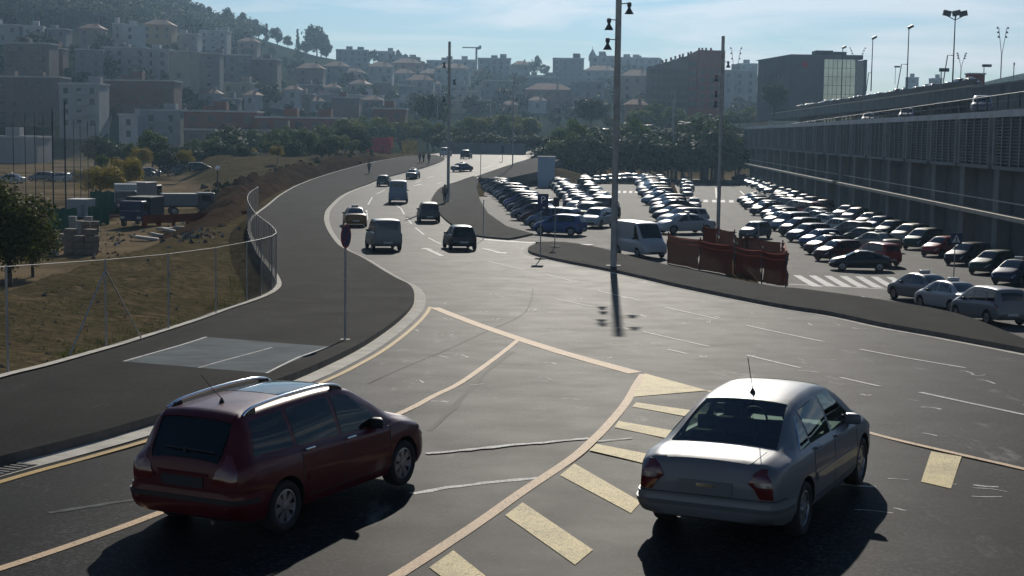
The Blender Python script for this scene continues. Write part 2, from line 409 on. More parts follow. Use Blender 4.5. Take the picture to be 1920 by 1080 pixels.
# pavements
k1 = offs(W1, .40)
sheet('pavement', k1+list(reversed(F1)), hr, .15, PAVE, .7, skm=KERB)
ribbon('gutter', offs(W1, .20), .46, hr, .006, CONC)
yl = [p for p in W1 if p.y < at(806, 575, hr).y+.2]
ribbon('road_marking', offs(yl, -.24), .13, hr, .010, YEL)
isl = offs(W2, .30)
sheet('traffic_island_pavement', isl+list(reversed(B2)), hr, .15, PAVE, .9, skm=KERB)
ribbon('gutter', offs(W2, .15), .26, hr, .006, CONC)
apron_in = p2([(897, 338), (893, 352), (900, 377), (915, 402), (950, 427), (1000, 441)], hr)
sheet('pavement', offs(W3, .28)+apron_in, hr, .12, PAVE, 1.1, skm=KERB)
ribbon('gutter', offs(W3[3:-3], .14), .22, hr, .006, CONC)
nose = catmull(p2([(893, 332), (920, 322), (960, 309), (1002, 297)], hr), 4)
sheet('pavement', offs(nose, -.25)+p2([(1060, 297), (1015, 322), (960, 334), (905, 336)], hr), hr, .13, PAVE, 1.2, skm=KERB)
ribbon('gutter', offs(nose, -.1), .22, hr, .006, CONC)
# car parks
lotL = [Vector((p[1], p[0])) for p in XL if p[0] <= 262]+[Vector((25.6, 262)), Vector((-14, 262)), Vector((-16, 205)), Vector((-7, 150))]+p2([(905, 440), (955, 452), (1000, 470)], hr)+[Vector((4.5, 80))]
sheet('car_park_ground', lotL, hL, -.008, LOTA)
lotR = [Vector((p[1], p[0])) for p in reversed(XR)]+[Vector((13.0, 62)), Vector((15.0, 44)), Vector((33, 40)), Vector((36, 120)), Vector((54, 420)), Vector((30, 420))]
sheet('car_park_ground', lotR, hR, 0, LOTA)
EARTH = mat('brown_soil', (.095, .062, .034), .95, spec=.0, var=.45, vscale=1.2, bump=.6, bscale=6)
mb = MB(); vs = []
ys = [72+6*i for i in range(40)]
for y in ys:
    a, b = interp(XL, y), interp(XR, y)
    vs += [(a-.15, y, hL(0, y)+.05), (a+.5, y, hL(0, y)+.22+.06*math.sin(y)), (b-.5, y, hR(0, y)+.55), (b-.32, y, hR(0, y)+.42)]
n = len(ys)
mb.add(vs, [(4*i+j, 4*i+j+1, 4*i+j+5, 4*i+j+4) for i in range(n-1) for j in range(3)], 0, True)
tag(mb.build('earth_bank', EARTH), kind='structure')
ribbon('kerb', [Vector((interp(XR, y)-.1, y)) for y in ys], .42, hR, .16, CONC)

# painted markings on the road
def line(px, w, m, dz=.008, H=hr, n=5, jag=0): return ribbon('road_marking', catmull(p2(px, H), n), w, H, dz, m, jag=jag)
quad('road_marking', [(805, 577), (824, 577), (1204, 698), (1178, 701)], hr, .008, ORN)
line([(971, 638), (940, 663), (873, 712), (815, 742), (764, 769), (660, 815), (520, 874), (300, 962), (150, 1017), (0, 1067), (-200, 1130)], .14, ORN)
line([(1206, 702), (1193, 722), (1173, 757), (1140, 797), (1105, 832), (1067, 864), (980, 922), (907, 974), (840, 1019), (745, 1080), (640, 1142)], .16, ORN)
quad('road_marking', [(1209, 701), (1326, 733), (1187, 745)], hr, .012, YELH)
line([(1326, 733), (1480, 771), (1645, 816), (1780, 848), (1920, 880), (2100, 925)], .13, ORN)
for q in ([(1193, 755), (1330, 775), (1322, 788), (1185, 763)], [(1160, 790), (1300, 815), (1285, 830), (1152, 802)],
          [(1118, 833), (1260, 861), (1258, 882), (1105, 845)], [(1077, 870), (1050, 892), (1183, 963), (1202, 942)],
          [(980, 943), (947, 967), (1078, 1060), (1112, 1032)], [(850, 1033), (805, 1065), (918, 1150), (962, 1122)],
          [(1746, 847), (1803, 857), (1783, 917), (1727, 904)]):
    quad('road_marking', q, hr, .008, YELH)
for q in ([(1398, 610), (1545, 641)], [(1612, 655), (1810, 690)], [(1725, 736), (1925, 779)], [(1245, 576), (1345, 598)], [(1120, 545), (1200, 564)],
          [(915, 490), (985, 507)], [(1020, 514), (1085, 530)]):
    line(q, .11, WHTF, n=1)
for q in ([(1205, 622), (1330, 650)], [(1400, 666), (1500, 690)], [(1575, 708), (1650, 725)], [(1040, 560), (1110, 575)], [(1250, 655), (1290, 664)]):
    line(q, .10, WHTF, n=1)
# chalky drag streaks and scuffs
line([(800, 851), (860, 845), (960, 835), (1040, 828), (1105, 822)], .20, WHTF, .005, jag=1)
line([(772, 926), (860, 912), (930, 904), (1010, 896)], .17, WHTF, .005, jag=1)
line([(1120, 828), (1185, 822)], .08, WHTF, .0105, jag=1)
line([(90, 962), (180, 948), (290, 932)], .16, mat('dull_scuff', (.055, .065, .068), .65, var=.5, vscale=6, spec=.04), .005, jag=1)
random.seed(21)
for i in range(60):
    x, y = random.uniform(760, 1500), random.uniform(545, 800)
    if 1180 < x and y > 690: continue
    ln = random.uniform(8, 34)*(y-300)/400
    line([(x, y), (x+ln*.5, y+random.uniform(-2, 3)), (x+ln, y+random.uniform(-2, 4))], random.uniform(.03, .10), WHTF, .004, n=2, jag=1)
for i in range(34):
    x, y = random.uniform(1480, 1930), random.uniform(600, 960)
    ln = random.uniform(12, 60)*(y-300)/500
    line([(x, y), (x+ln*.5, y+random.uniform(0, 3)), (x+ln, y+random.uniform(0, 8))], random.uniform(.03, .09), WHTF, .004, n=2, jag=1)
TYR = mat('tyre_smear', (.016, .016, .016), .66, var=.5, vscale=5, spec=.034)
line([(805, 808), (850, 765), (905, 705), (960, 660)], .16, TYR, .003, n=4, jag=1)
# patch repairs, joints and covers
SEAM = mat('joint_tar', (.012, .012, .012), .7, spec=.03)
for q in ([(690, 720), (800, 672), (905, 625), (985, 585), (1000, 540)],):
    line(q, .03, SEAM, .0035, n=5)
# lane lines round the bend
for q in ([(700, 440), (692, 424)], [(689, 412), (687, 394)], [(690, 384), (698, 370)], [(706, 364), (722, 356)], [(735, 350), (750, 344)],
          [(752, 391), (758, 402)], [(763, 409), (772, 420)], [(779, 427), (795, 440)], [(803, 446), (827, 458)], [(742, 384), (752, 391)],
          [(778, 343), (790, 338)], [(800, 334), (812, 330)], [(820, 345), (830, 341)], [(845, 322), (858, 317)], [(875, 312), (892, 308)], [(905, 316), (922, 311)], [(935, 296), (955, 291)]):
    line(q, .15, WHT, n=1)
line([(877, 339), (897, 333)], .35, WHT, n=1)
def arrow(tail, head, w):
    a, b = at(*tail, hr).xy, at(*head, hr).xy; d = (b-a).normalized(); nn = Vector((-d.y, d.x))
    ribbon('road_marking', [a, b-d*1.2], w, hr, .008, WHT)
    sheet('road_marking', [b-d*1.25+nn*.45, b, b-d*1.25-nn*.45], hr, .008, WHT)
arrow((829, 480), (796, 465), .28); arrow((905, 466), (948, 476), .30); arrow((775, 349), (790, 345), .25)
# car park paint
line([(908, 449), (960, 453), (1020, 456), (1110, 459)], .9, paintmark('glaring_white_paint', (.60, .59, .56), .3), .008, n=3)
for k in range(8):
    x = 1487+29*k
    quad('road_marking', [(x, 516+k*.55), (x+14, 516.5+k*.55), (x+55, 538+k*.55), (x+35, 537+k*.55)], hR, .008, WHT)
line([(1480, 533), (1580, 538), (1712, 545)], .35, WHT, .008, hR, 1)
line([(1612, 556), (1640, 566)], .4, WHT, .008, hR, 1)
for k in range(9):
    x = 1303+16*k
    quad('road_marking', [(x, 374.5+k*.2), (x+8, 374.5+k*.2), (x+9, 379+k*.2), (x, 379+k*.2)], hR, .008, WHT)
for k in range(4):
    x = 1158+11*k
    quad('road_marking', [(x, 358), (x+6, 358), (x+5, 362), (x-1, 362)], hL, .008, WHT)
line([(1105, 357), (1150, 359)], .9, WHT, .008, hL, 1)
for q in ([(975, 345), (1010, 338)], [(978, 356), (1016, 351)], [(1342, 352), (1344, 372)], [(1388, 358), (1398, 368)]):
    line(q, .3, WHT, .008, hL if q[0][0] < 1200 else hR, 1)
# slate-coloured crossing patch on the left pavement
hp = lambda x, y: hr(x, y)+.15
quad('pavement_marking', [(232, 678), (387, 632), (617, 650), (500, 700)], hp, .004, SLATE)
line([(232, 678), (387, 632)], .07, WHT, .008, hp, 1); line([(372, 690), (510, 652)], .05, WHTF, .008, hp, 1)
line([(500, 700), (560, 670), (617, 650)], .06, WHTF, .008, hp, 1)
# drain grate by the left kerb
mb = MB(); g = at(14, 887, hr); mb.box(-.5, .5, -.18, .18, -.02, .012, 0)
for i in range(8): mb.box(-.46+.12*i, -.40+.12*i, -.16, .16, .012, .022, 1)
a = at(-40, 903, hr)-at(60, 874, hr)
gr = mb.build('drain_grate', [mat('black_gap', (.01, .01, .01), .9), mat('cast_iron', (.06, .06, .06), .5, metal=.6)], None, (g.x-.1, g.y+.1, g.z)); gr.rotation_euler.z = math.atan2(a.y, a.x)
tag(gr, 'cast iron drain grate in the gutter at the left pavement', 'drain grate')

# bare ground sheet reaching the horizon, with the hillside
n = DIRT; n.use_nodes = True; q = n.node_tree; bs = q.nodes['Principled BSDF']; bs.inputs['Roughness'].default_value = .95; bs.inputs['Specular IOR Level'].default_value = 0.0
tc = q.nodes.new('ShaderNodeTexCoord')
def nz_(sc, d=6):
    t = q.nodes.new('ShaderNodeTexNoise'); t.inputs['Scale'].default_value = sc; t.inputs['Detail'].default_value = d; q.links.new(tc.outputs['Object'], t.inputs['Vector'])
    r = q.nodes.new('ShaderNodeValToRGB'); r.color_ramp.elements[0].position = .38; r.color_ramp.elements[1].position = .64; q.links.new(t.outputs['Fac'], r.inputs['Fac']); return r
def mx_(f, A, B):
    x = q.nodes.new('ShaderNodeMix'); x.data_type = 'RGBA'; q.links.new(f, x.inputs['Factor'])
    for k, v in (('A', A), ('B', B)):
        if isinstance(v, tuple): x.inputs[k].default_value = (*v, 1)
        else: q.links.new(v, x.inputs[k])
    return x.outputs['Result']
c = mx_(nz_(.35).outputs['Color'], (.095, .074, .042), (.150, .115, .066))
c = mx_(nz_(2.6, 8).outputs['Color'], c, (.062, .055, .030))
gx = q.nodes.new('ShaderNodeSeparateXYZ'); q.links.new(tc.outputs['Object'], gx.inputs[0])
yr = q.nodes.new('ShaderNodeMapRange'); yr.inputs['From Min'].default_value = -2.7; yr.inputs['From Max'].default_value = -3.5; q.links.new(gx.outputs['Z'], yr.inputs['Value'])
yn = nz_(.12); ym = q.nodes.new('ShaderNodeMath'); ym.operation = 'MULTIPLY'; q.links.new(yr.outputs['Result'], ym.inputs[0]); q.links.new(yn.outputs['Color'], ym.inputs[1])
c = mx_(ym.outputs[0], c, (.21, .16, .10))
mr = q.nodes.new('ShaderNodeMapRange'); mr.inputs['From Min'].default_value = 410; mr.inputs['From Max'].default_value = 450; q.links.new(gx.outputs['Y'], mr.inputs['Value'])
c = mx_(mr.outputs['Result'], c, (.035, .045, .026))
q.links.new(c, bs.inputs['Base Color'])
bpn = q.nodes.new('ShaderNodeBump'); bpn.inputs['Strength'].default_value = .8; bpn.inputs['Distance'].default_value = .15
t = q.nodes.new('ShaderNodeTexNoise'); t.inputs['Scale'].default_value = 3.0; t.inputs['Detail'].default_value = 6; q.links.new(tc.outputs['Object'], t.inputs['Vector'])
q.links.new(t.outputs['Fac'], bpn.inputs['Height']); q.links.new(bpn.outputs['Normal'], bs.inputs['Normal'])
gxs = [-2600, -2000, -1500, -1100]+[-800+20*i for i in range(36)]+[-84+4*i for i in range(11)]+[-40+.9*i for i in range(46)]+[2+1.5*i for i in range(30)]+[50+8*i for i in range(10)]+[135+20*i for i in range(34)]+[1100, 1500, 2000, 2600]
gys = [-60, -20, 0, 6]+[9+1.2*i for i in range(60)]+[82+2.5*i for i in range(48)]+[204+5*i for i in range(44)]+[426+14*i for i in range(42)]+[1050, 1200, 1500, 2200, 3200, 6000]
vs = [(x, y, gz(x, y)) for y in gys for x in gxs]; nx = len(gxs)
mb = MB(); mb.add(vs, [(j*nx+i, j*nx+i+1, (j+1)*nx+i+1, (j+1)*nx+i) for j in range(len(gys)-1) for i in range(nx-1)], 0, True)
tag(mb.build('ground', DIRT), kind='structure')
# ------------------------------------------------------------------ vehicles
def paint(name, col, flake=.0, rough=.32):
    m = D.materials.new(name); m.use_nodes = True; b = m.node_tree.nodes['Principled BSDF']
    b.inputs['Base Color'].default_value = (*col, 1); b.inputs['Metallic'].default_value = flake; b.inputs['Roughness'].default_value = rough
    b.inputs['Coat Weight'].default_value = .30; b.inputs['Specular IOR Level'].default_value = .2; b.inputs['Coat Roughness'].default_value = .05
    n = m.node_tree; tc = n.nodes.new('ShaderNodeTexCoord'); t = n.nodes.new('ShaderNodeTexNoise'); t.inputs['Scale'].default_value = 2.5; t.inputs['Detail'].default_value = 6
    n.links.new(tc.outputs['Object'], t.inputs['Vector']); r = n.nodes.new('ShaderNodeMapRange'); r.inputs['To Min'].default_value = rough-.06; r.inputs['To Max'].default_value = rough+.10
    n.links.new(t.outputs['Fac'], r.inputs['Value']); n.links.new(r.outputs['Result'], b.inputs['Roughness'])
    return m
PAINTS = {
 'dark red': paint('dark_red_paint', (.072, .007, .011), .10, .36), 'silver': paint('silver_paint', (.15, .155, .165), .22, .42), 'white': paint('white_car_paint', (.38, .38, .37)),
 'black': paint('black_paint', (.010, .011, .013)), 'dark blue': paint('dark_blue_paint', (.016, .028, .075), .12, .45), 'blue': paint('blue_paint', (.035, .075, .20), .12, .45),
 'grey': paint('grey_paint', (.10, .105, .11), .12, .45), 'dark grey': paint('dark_grey_paint', (.035, .038, .042), .12, .45), 'red': paint('red_paint', (.30, .015, .015)),
 'dark green': paint('dark_green_paint', (.012, .035, .028), .12, .45), 'beige': paint('beige_paint', (.26, .24, .19), .12, .45), 'light blue': paint('light_blue_paint', (.13, .18, .25), .12, .45),
 'orange': paint('ochre_paint', (.20, .10, .02))}
def glassmat(name, tint, mixf, rough=.02):
    m = D.materials.new(name); m.use_nodes = True; n = m.node_tree; n.nodes.clear(); o = n.nodes.new('ShaderNodeOutputMaterial')
    t = n.nodes.new('ShaderNodeBsdfTransparent'); t.inputs['Color'].default_value = (*tint, 1)
    g = n.nodes.new('ShaderNodeBsdfGlossy'); g.inputs['Roughness'].default_value = rough; g.inputs['Color'].default_value = (.9, .95, .95, 1)
    f = n.nodes.new('ShaderNodeFresnel'); f.inputs['IOR'].default_value = 1.5
    x = n.nodes.new('ShaderNodeMixShader'); n.links.new(f.outputs[0], x.inputs[0]); n.links.new(t.outputs[0], x.inputs[1]); n.links.new(g.outputs[0], x.inputs[2]); n.links.new(x.outputs[0], o.inputs['Surface'])
    return m
GLASS = glassmat('tinted_glass', (.38, .46, .43), .2)
DGLASS = mat('dark_car_glass', (.008, .012, .013), .03, spec=.6)
RUB = mat('tyre_rubber', (.014, .014, .014), .85); RIM = mat('wheel_alloy', (.34, .34, .35), .35, metal=.8); BLK = mat('black_plastic', (.014, .014, .015), .55)
CHR = mat('bright_metal', (.75, .76, .78), .14, metal=1.0); TAIL = mat('tail_lamp_red', (.095, .006, .007), .12, coat=1.0); TAILC = mat('tail_lamp_clear', (.20, .17, .16), .15, coat=1.0); HEAD = mat('headlamp_glass', (.55, .56, .57), .08, metal=.5, coat=1.0)
SEAT = mat('seat_cloth', (.022, .022, .024), .9); PLATE = mat('plate_white', (.42, .42, .41), .5); INT = mat('cabin_lining', (.012, .012, .013), .95)
RED3 = mat('brake_lamp_red', (.24, .01, .01), .2)

class Shape:
    """car body surface: profile tables along the length, x forward"""
    def __init__(s, **k):
        s.__dict__.update(k); s.x0, s.x1 = s.top[0][0], s.top[-1][0]
    def sec(s, x):
        zt, zb, be = smooth(s.top, x), smooth(s.bot, x), smooth(s.belt, x)
        wm, wr = smooth(s.wm, x), smooth(s.wr, x)
        h = max(zt-be, .02); be = min(be, zt-.02)
        sh = min(.05, h*.4); k = min(1, h/.30)
        wb = wm*(.955-.02*k); ge = min(.055, h*.35)
        wr = min(wr, wb-.01)
        low = [(0, zb), (.72*wm, zb), (.93*wm, zb+.03), (.985*wm, zb+.12), (wm, zb+.42*(be-zb)), (.995*wm, zb+.66*(be-zb)), (.975*wm, be-.05*(be-zb)-.01), (wb, be)]
        g0 = (wb-.018-.01*k, be+sh*.35); g1 = (wr, zt-ge)
        up = [(g0[0]+(g1[0]-g0[0])*t+.016*k*math.sin(math.pi*t), g0[1]+(g1[1]-g0[1])*t) for t in (0, .25, .5, .75, 1)]
        cr = .025
        roof = [(wr-.035, zt-ge*.38), (wr-.10, zt-ge*.06), (.6*wr, zt+cr*.55), (.3*wr, zt+cr*.9), (0, zt+cr)]
        return low, up, roof
    def side(s, x, t, off=0.0, sg=1):
        """point on the greenhouse, t from belt to roof edge"""
        lo, up, ro = s.sec(x); f = min(max(t, 0), 1)*4; i = min(3, int(f)); f -= i
        a, b = up[i], up[i+1]; d = Vector((b[0]-a[0], b[1]-a[1])).normalized()
        return Vector((x, sg*(a[0]+(b[0]-a[0])*f+d.y*off), a[1]+(b[1]-a[1])*f-d.x*off))
    def low(s, x, t, off=0.0, sg=1):
        """point on the flank, t from sill to belt"""
        lo, up, ro = s.sec(x); L_ = lo[3:]; f = min(max(t, 0), 1)*(len(L_)-1); i = min(len(L_)-2, int(f)); f -= i
        a, b = L_[i], L_[i+1]
        return Vector((x, sg*(a[0]+(b[0]-a[0])*f+off), a[1]+(b[1]-a[1])*f))
    def yz(s, x, z):
        """half width of the outline at a height"""
        lo, up, ro = s.sec(x); L_ = lo[1:]+up+ro
        for a, b in zip(L_, L_[1:]):
            if (a[1]-z)*(b[1]-z) <= 0 and abs(a[1]-b[1]) > 1e-6: return a[0]+(b[0]-a[0])*(z-a[1])/(b[1]-a[1])
        return L_[0][0] if z < L_[0][1] else L_[-1][0]
    def wrap(s, xf, z, off, k, end=-1):
        """point k in 0..1 on the plan contour round one end, from one flank to the other"""
        e = s.x0 if end < 0 else s.x1; n = 12; d = 1 if end < 0 else -1
        while smooth(s.top, e) < z+.035 and abs(e-(s.x0 if end < 0 else s.x1)) < 1: e += .004*d
        fl = [(xf+(e-xf)*math.sin(math.pi/2*i/n)) for i in range(n+1)]
        pts = [(x, s.yz(min(max(x, s.x0+.001), s.x1-.001), z)) for x in fl]
        w = pts[-1][1]; pts += [(e, w*(1-i/6)) for i in range(1, 7)]
        full = pts+[(x, -y) for x, y in reversed(pts[:-1])]
        f = k*(len(full)-1); i = min(len(full)-2, int(f)); f -= i
        a, b = Vector(full[i]), Vector(full[i+1]); p = a+(b-a)*f; t = (b-a).normalized() if (b-a).length > 1e-6 else Vector((0, -1))
        nn = Vector((t.y, -t.x))*d
        return Vector((p.x+nn.x*off, p.y+nn.y*off, z))
    def roof(s, x, u, off=0.0):
        """point on the top surface, u from -1 to 1"""
        lo, up, ro = s.sec(x); zt = ro[-1][1]; w = ro[0][0]; y = abs(u)*w
        pts = list(reversed(ro)); z = pts[-1][1]
        for a, b in zip(pts, pts[1:]):
            if y <= b[0]+1e-6: z = a[1]+(b[1]-a[1])*(y-a[0])/max(1e-6, b[0]-a[0]); break
        e = .02; dz = smooth(s.top, x+e)-smooth(s.top, x-e); n = Vector((-dz, 0, 2*e)).normalized()
        return Vector((x, math.copysign(y, u), z))+n*off
    def body(s, n=64):
        mb = MB(); xs = []
        for i in range(n+1):
            t = i/n; xs.append(s.x0+(s.x1-s.x0)*(.5-.5*math.cos(math.pi*t))*.55+(s.x1-s.x0)*t*.45)
        rings = []
        for x in xs:
            lo, up, ro = s.sec(x); half = lo+up+ro
            rings.append([(x, y, z) for y, z in half]+[(x, -y, z) for y, z in reversed(half[1:-1])])
        m = len(rings[0]); vs = [v for r in rings for v in r]
        fs = [(i*m+j, (i+1)*m+j, (i+1)*m+(j+1) % m, i*m+(j+1) % m) for i in range(n) for j in range(m)]
        mb.add(vs, fs, 0, True)
        h = m//2
        for r, rev in ((0, False), (n, True)):
            for k in range(h):
                a, b = k, k+1; c, d = (m-k-1) % m if k else None, (m-k) % m
                f = [r*m+a, r*m+b, r*m+(m-b) % m, r*m+(m-a) % m]
                f = list(dict.fromkeys(f))
                if len(f) >= 3: mb.add([vs[q] for q in f], [tuple(range(len(f))) if not rev else tuple(reversed(range(len(f))))], 0, True)
        return mb
def patch(fn, us, vs_, off, mi=0, edge=.012):
    """a thin shell lying on a surface: fn(u,v,off)"""
    mb = MB(); nu, nv = len(us), len(vs_)
    P = [fn(u, v, off) for u in us for v in vs_]
    mb.add(P, [(i*nv+j, (i+1)*nv+j, (i+1)*nv+j+1, i*nv+j+1) for i in range(nu-1) for j in range(nv-1)], mi, True)
    B = [fn(u, v, -edge) for u in us for v in vs_]
    bd = [i*nv for i in range(nu)]+[(nu-1)*nv+j for j in range(1, nv)]+[i*nv+nv-1 for i in range(nu-2, -1, -1)]+[j for j in range(nv-2, 0, -1)]
    k = len(bd); mb.add([P[i] for i in bd]+[B[i] for i in bd], [(i, (i+1) % k, k+(i+1) % k, k+i) for i in range(k)], mi)
    return mb
def lin(a, b, n): return [a+(b-a)*i/n for i in range(n+1)]
def sidewin(S, x0, x1, off, sg, t0=.06, t1=.9, fr=0.0, rr=0.0, n=8):
    """window between x0 (rear) and x1 (front); fr/rr slant the ends at the top"""
    def f(u, v, o):
        a, b = x0+rr*v, x1-fr*v
        return S.side(a+(b-a)*u, t0+(t1-t0)*v, o, sg)
    return patch(f, lin(0, 1, n), lin(0, 1, 4), off)
def ruled(fn, nu, nv, off):
    return patch(lambda u, v, o: fn(0, v, o)*(1-u)+fn(1, v, o)*u, lin(0, 1, nu), lin(-1, 1, nv), off)
def glass_top(S, xa, xb, ua, ub, off, n=8):
    """windscreen or rear window between stations xa (low) and xb (roof)"""
    return patch(lambda u, v, o: S.roof(xa+(xb-xa)*u, v*(ua+(ub-ua)*u), o), lin(0, 1, n), lin(-1, 1, 10), off)
def weld(me):
    bm = bmesh.new(); bm.from_mesh(me); bmesh.ops.remove_doubles(bm, verts=bm.verts[:], dist=1e-4); bmesh.ops.recalc_face_normals(bm, faces=bm.faces[:]); bm.to_mesh(me); bm.free()
def vol(me):
    bm = bmesh.new(); bm.from_mesh(me); v = abs(bm.calc_volume()); bm.free(); return v
def cut(o, tools):
    """boolean away the tools from o, tools are removed again"""
    for t in tools:
        bm = bmesh.new(); bm.from_mesh(t.data); bmesh.ops.remove_doubles(bm, verts=bm.verts[:], dist=1e-4); bmesh.ops.recalc_face_normals(bm, faces=bm.faces[:]); bm.to_mesh(t.data); bm.free()
        v0 = vol(o.data)
        md = o.modifiers.new('b', 'BOOLEAN'); md.operation = 'DIFFERENCE'; md.object = t; md.solver = 'EXACT'
        bpy.context.view_layer.update()
        me = D.meshes.new_from_object(o.evaluated_get(bpy.context.evaluated_depsgraph_get())); o.modifiers.clear()
        if vol(me) < v0*.35 or vol(me) > v0*1.02 or len(me.polygons) < 50: print('cut skipped', o.name, v0, vol(me)); D.meshes.remove(me)
        else: old = o.data; o.data = me; D.meshes.remove(old)
    for t in tools: md_ = t.data; D.objects.remove(t); D.meshes.remove(md_)
def wheel_meshes(r, w, spokes, name):
    M_ = Matrix.Rotation(math.pi/2, 4, 'X')
    t = MB(); rr = r*.68
    t.lathe([(rr, -w*.42), (r*.86, -w*.5), (r*.965, -w*.44), (r, -w*.28), (r, w*.28), (r*.965, w*.44), (r*.86, w*.5), (rr, w*.42), (rr, -w*.42)], 28, 0, M_)
    m = MB(); m.lathe([(rr, -w*.40), (rr*.97, w*.38), (rr*.90, w*.42), (rr*.88, w*.30), (rr*.86, -w*.1), (0.001, -w*.1)], 28, 0, M_); 
    f = MB(); f.lathe([(.075, w*.30), (.07, w*.42), (.03, w*.44), (.001, w*.44)], 14, 0, M_)
    for k in range(spokes):
        A = Matrix.Rotation(2*math.pi*k/spokes, 4, 'Y')
        ws = rr*(1.7/spokes)
        vs = [Vector((-ws*.55, -w*.36, .05)), Vector((ws*.55, -w*.36, .05)), Vector((ws, -w*.34, rr*.93)), Vector((-ws, -w*.34, rr*.93))]
        v2 = [v+Vector((0, w*.22, 0)) for v in vs]
        f.add([A @ v for v in vs+v2], [(0, 1, 2, 3), (0, 4, 5, 1), (1, 5, 6, 2), (3, 2, 6, 7), (0, 3, 7, 4)])
        f.add([A @ Vector((v.x, -v.y, v.z)) for v in vs+v2], [(3, 2, 1, 0), (1, 5, 4, 0), (2, 6, 5, 1), (7, 6, 2, 3), (4, 7, 3, 0)])
    f.lathe([(rr*.99, w*.40), (rr*.90, w*.42), (rr*.88, w*.34)], 28, 0, M_); f.lathe([(rr*.99, -w*.40), (rr*.90, -w*.42), (rr*.88, -w*.34)], 28, 0, M_)
    m.m = [1]*len(m.m); m.add(f.v, f.f, 0, False)
    return t.mesh('tyre', RUB), m.mesh('rim', [RIM, BLK])
WCACHE = {}
def add_wheels(root, xr, xf, tr, r, w=.20, spokes=7):
    key = (r, w, spokes)
    if key not in WCACHE: WCACHE[key] = wheel_meshes(r, w, spokes, '')
    t, m = WCACHE[key]
    for x in (xr, xf):
        for sg in (1, -1):
            ty = put('wheel', t, root, (x, sg*tr, r)); put('rim', m, ty)
def arches(S, xr, xf, r, o):
    tools = []
    for x in (xr, xf):
        for sg in (1, -1):
            mb = MB(); Mx = Matrix.Translation((x, sg*(S.wmax-.02), r+.01)) @ Matrix.Rotation(math.pi/2, 4, 'X')
            R_ = r+.055; prof = [(0.0001, -.24), (R_, -.24), (R_, .24), (.0001, .24)]
            mb.lathe(prof, 32, 1, Mx, False)
            tools.append(mb.build('tool', [BLK, BLK]))
    cut(o, tools)
def mirror_mesh(sg, mt):
    mb = MB()
    c = [(-.05, .0, -.06), (.05, .0, -.055), (.07, .10, -.05), (-.05, .19, -.05), (-.05, .0, .06), (.045, .0, .055), (.05, .10, .07), (-.05, .19, .055)]
    mb.add([(x, sg*y, z) for x, y, z in c], [(0, 1, 2, 3), (4, 7, 6, 5), (0, 4, 5, 1), (1, 5, 6, 2), (2, 6, 7, 3), (0, 3, 7, 4)], 0, True)
    me = mb.mesh('mirror', mt); return me
def rounded(me, w=.012, seg=2):
    bm = bmesh.new(); bm.from_mesh(me); bmesh.ops.bevel(bm, geom=bm.edges[:], offset=w, segments=seg, affect='EDGES', profile=.5, clamp_overlap=True); bm.to_mesh(me); bm.free(); return me
def finish(o, ang=38):
    o.data.set_sharp_from_angle(angle=R(ang))
    for p in o.data.polygons: p.use_smooth = True

# --- shapes
ESTATE = Shape(wmax=.88,
 top=[(-2.21, .66), (-2.205, .82), (-2.16, .98), (-2.02, 1.22), (-1.93, 1.40), (-1.84, 1.475), (-1.70, 1.50), (-1.1, 1.535), (-.3, 1.55), (.15, 1.535), (.45, 1.47), (.85, 1.26), (1.22, 1.045), (1.42, .985), (1.75, .90), (2.0, .80), (2.13, .70), (2.21, .56)],
 belt=[(-2.21, .60), (-2.20, .78), (-2.13, .92), (-1.9, .985), (-1.0, .965), (0, .935), (.9, .905), (1.25, .90), (1.7, .82), (2.0, .70), (2.21, .50)],
 bot=[(-2.21, .36), (-2.1, .27), (-1.8, .21), (1.75, .20), (2.05, .22), (2.21, .30)],
 wm=[(-2.21, .66), (-2.185, .745), (-2.09, .81), (-1.85, .855), (-1.3, .88), (1.4, .88), (1.75, .85), (2.0, .77), (2.13, .66), (2.21, .48)],
 wr=[(-2.21, .50), (-2.10, .60), (-1.9, .60), (-1.6, .585), (0, .59), (.5, .60), (1.2, .70), (1.6, .70), (2.0, .60), (2.21, .38)])
SALOON = Shape(wmax=.885,
 top=[(-2.32, .62), (-2.317, .80), (-2.30, .90), (-2.24, .965), (-2.12, .99), (-2.0, 1.005), (-1.78, 1.025), (-1.62, 1.08), (-1.25, 1.26), (-.95, 1.385), (-.70, 1.44), (-.3, 1.47), (.1, 1.475), (.45, 1.45), (.8, 1.33), (1.15, 1.15), (1.42, 1.02), (1.6, .97), (1.95, .865), (2.2, .74), (2.30, .62), (2.34, .50)],
 belt=[(-2.32, .56), (-2.315, .72), (-2.29, .82), (-2.15, .91), (-1.7, .955), (-1.0, .955), (0, .93), (1.0, .90), (1.5, .86), (1.9, .76), (2.2, .64), (2.34, .46)],
 bot=[(-2.32, .36), (-2.2, .28), (-1.9, .22), (1.85, .20), (2.15, .22), (2.34, .30)],
 wm=[(-2.32, .66), (-2.30, .735), (-2.22, .79), (-2.05, .83), (-1.85, .855), (-1.4, .88), (1.45, .885), (1.85, .85), (2.15, .75), (2.27, .63), (2.34, .46)],
 wr=[(-2.32, .52), (-2.2, .66), (-1.8, .70), (-1.3, .64), (-.8, .575), (0, .57), (.4, .575), (1.3, .70), (1.7, .70), (2.1, .58), (2.34, .36)])
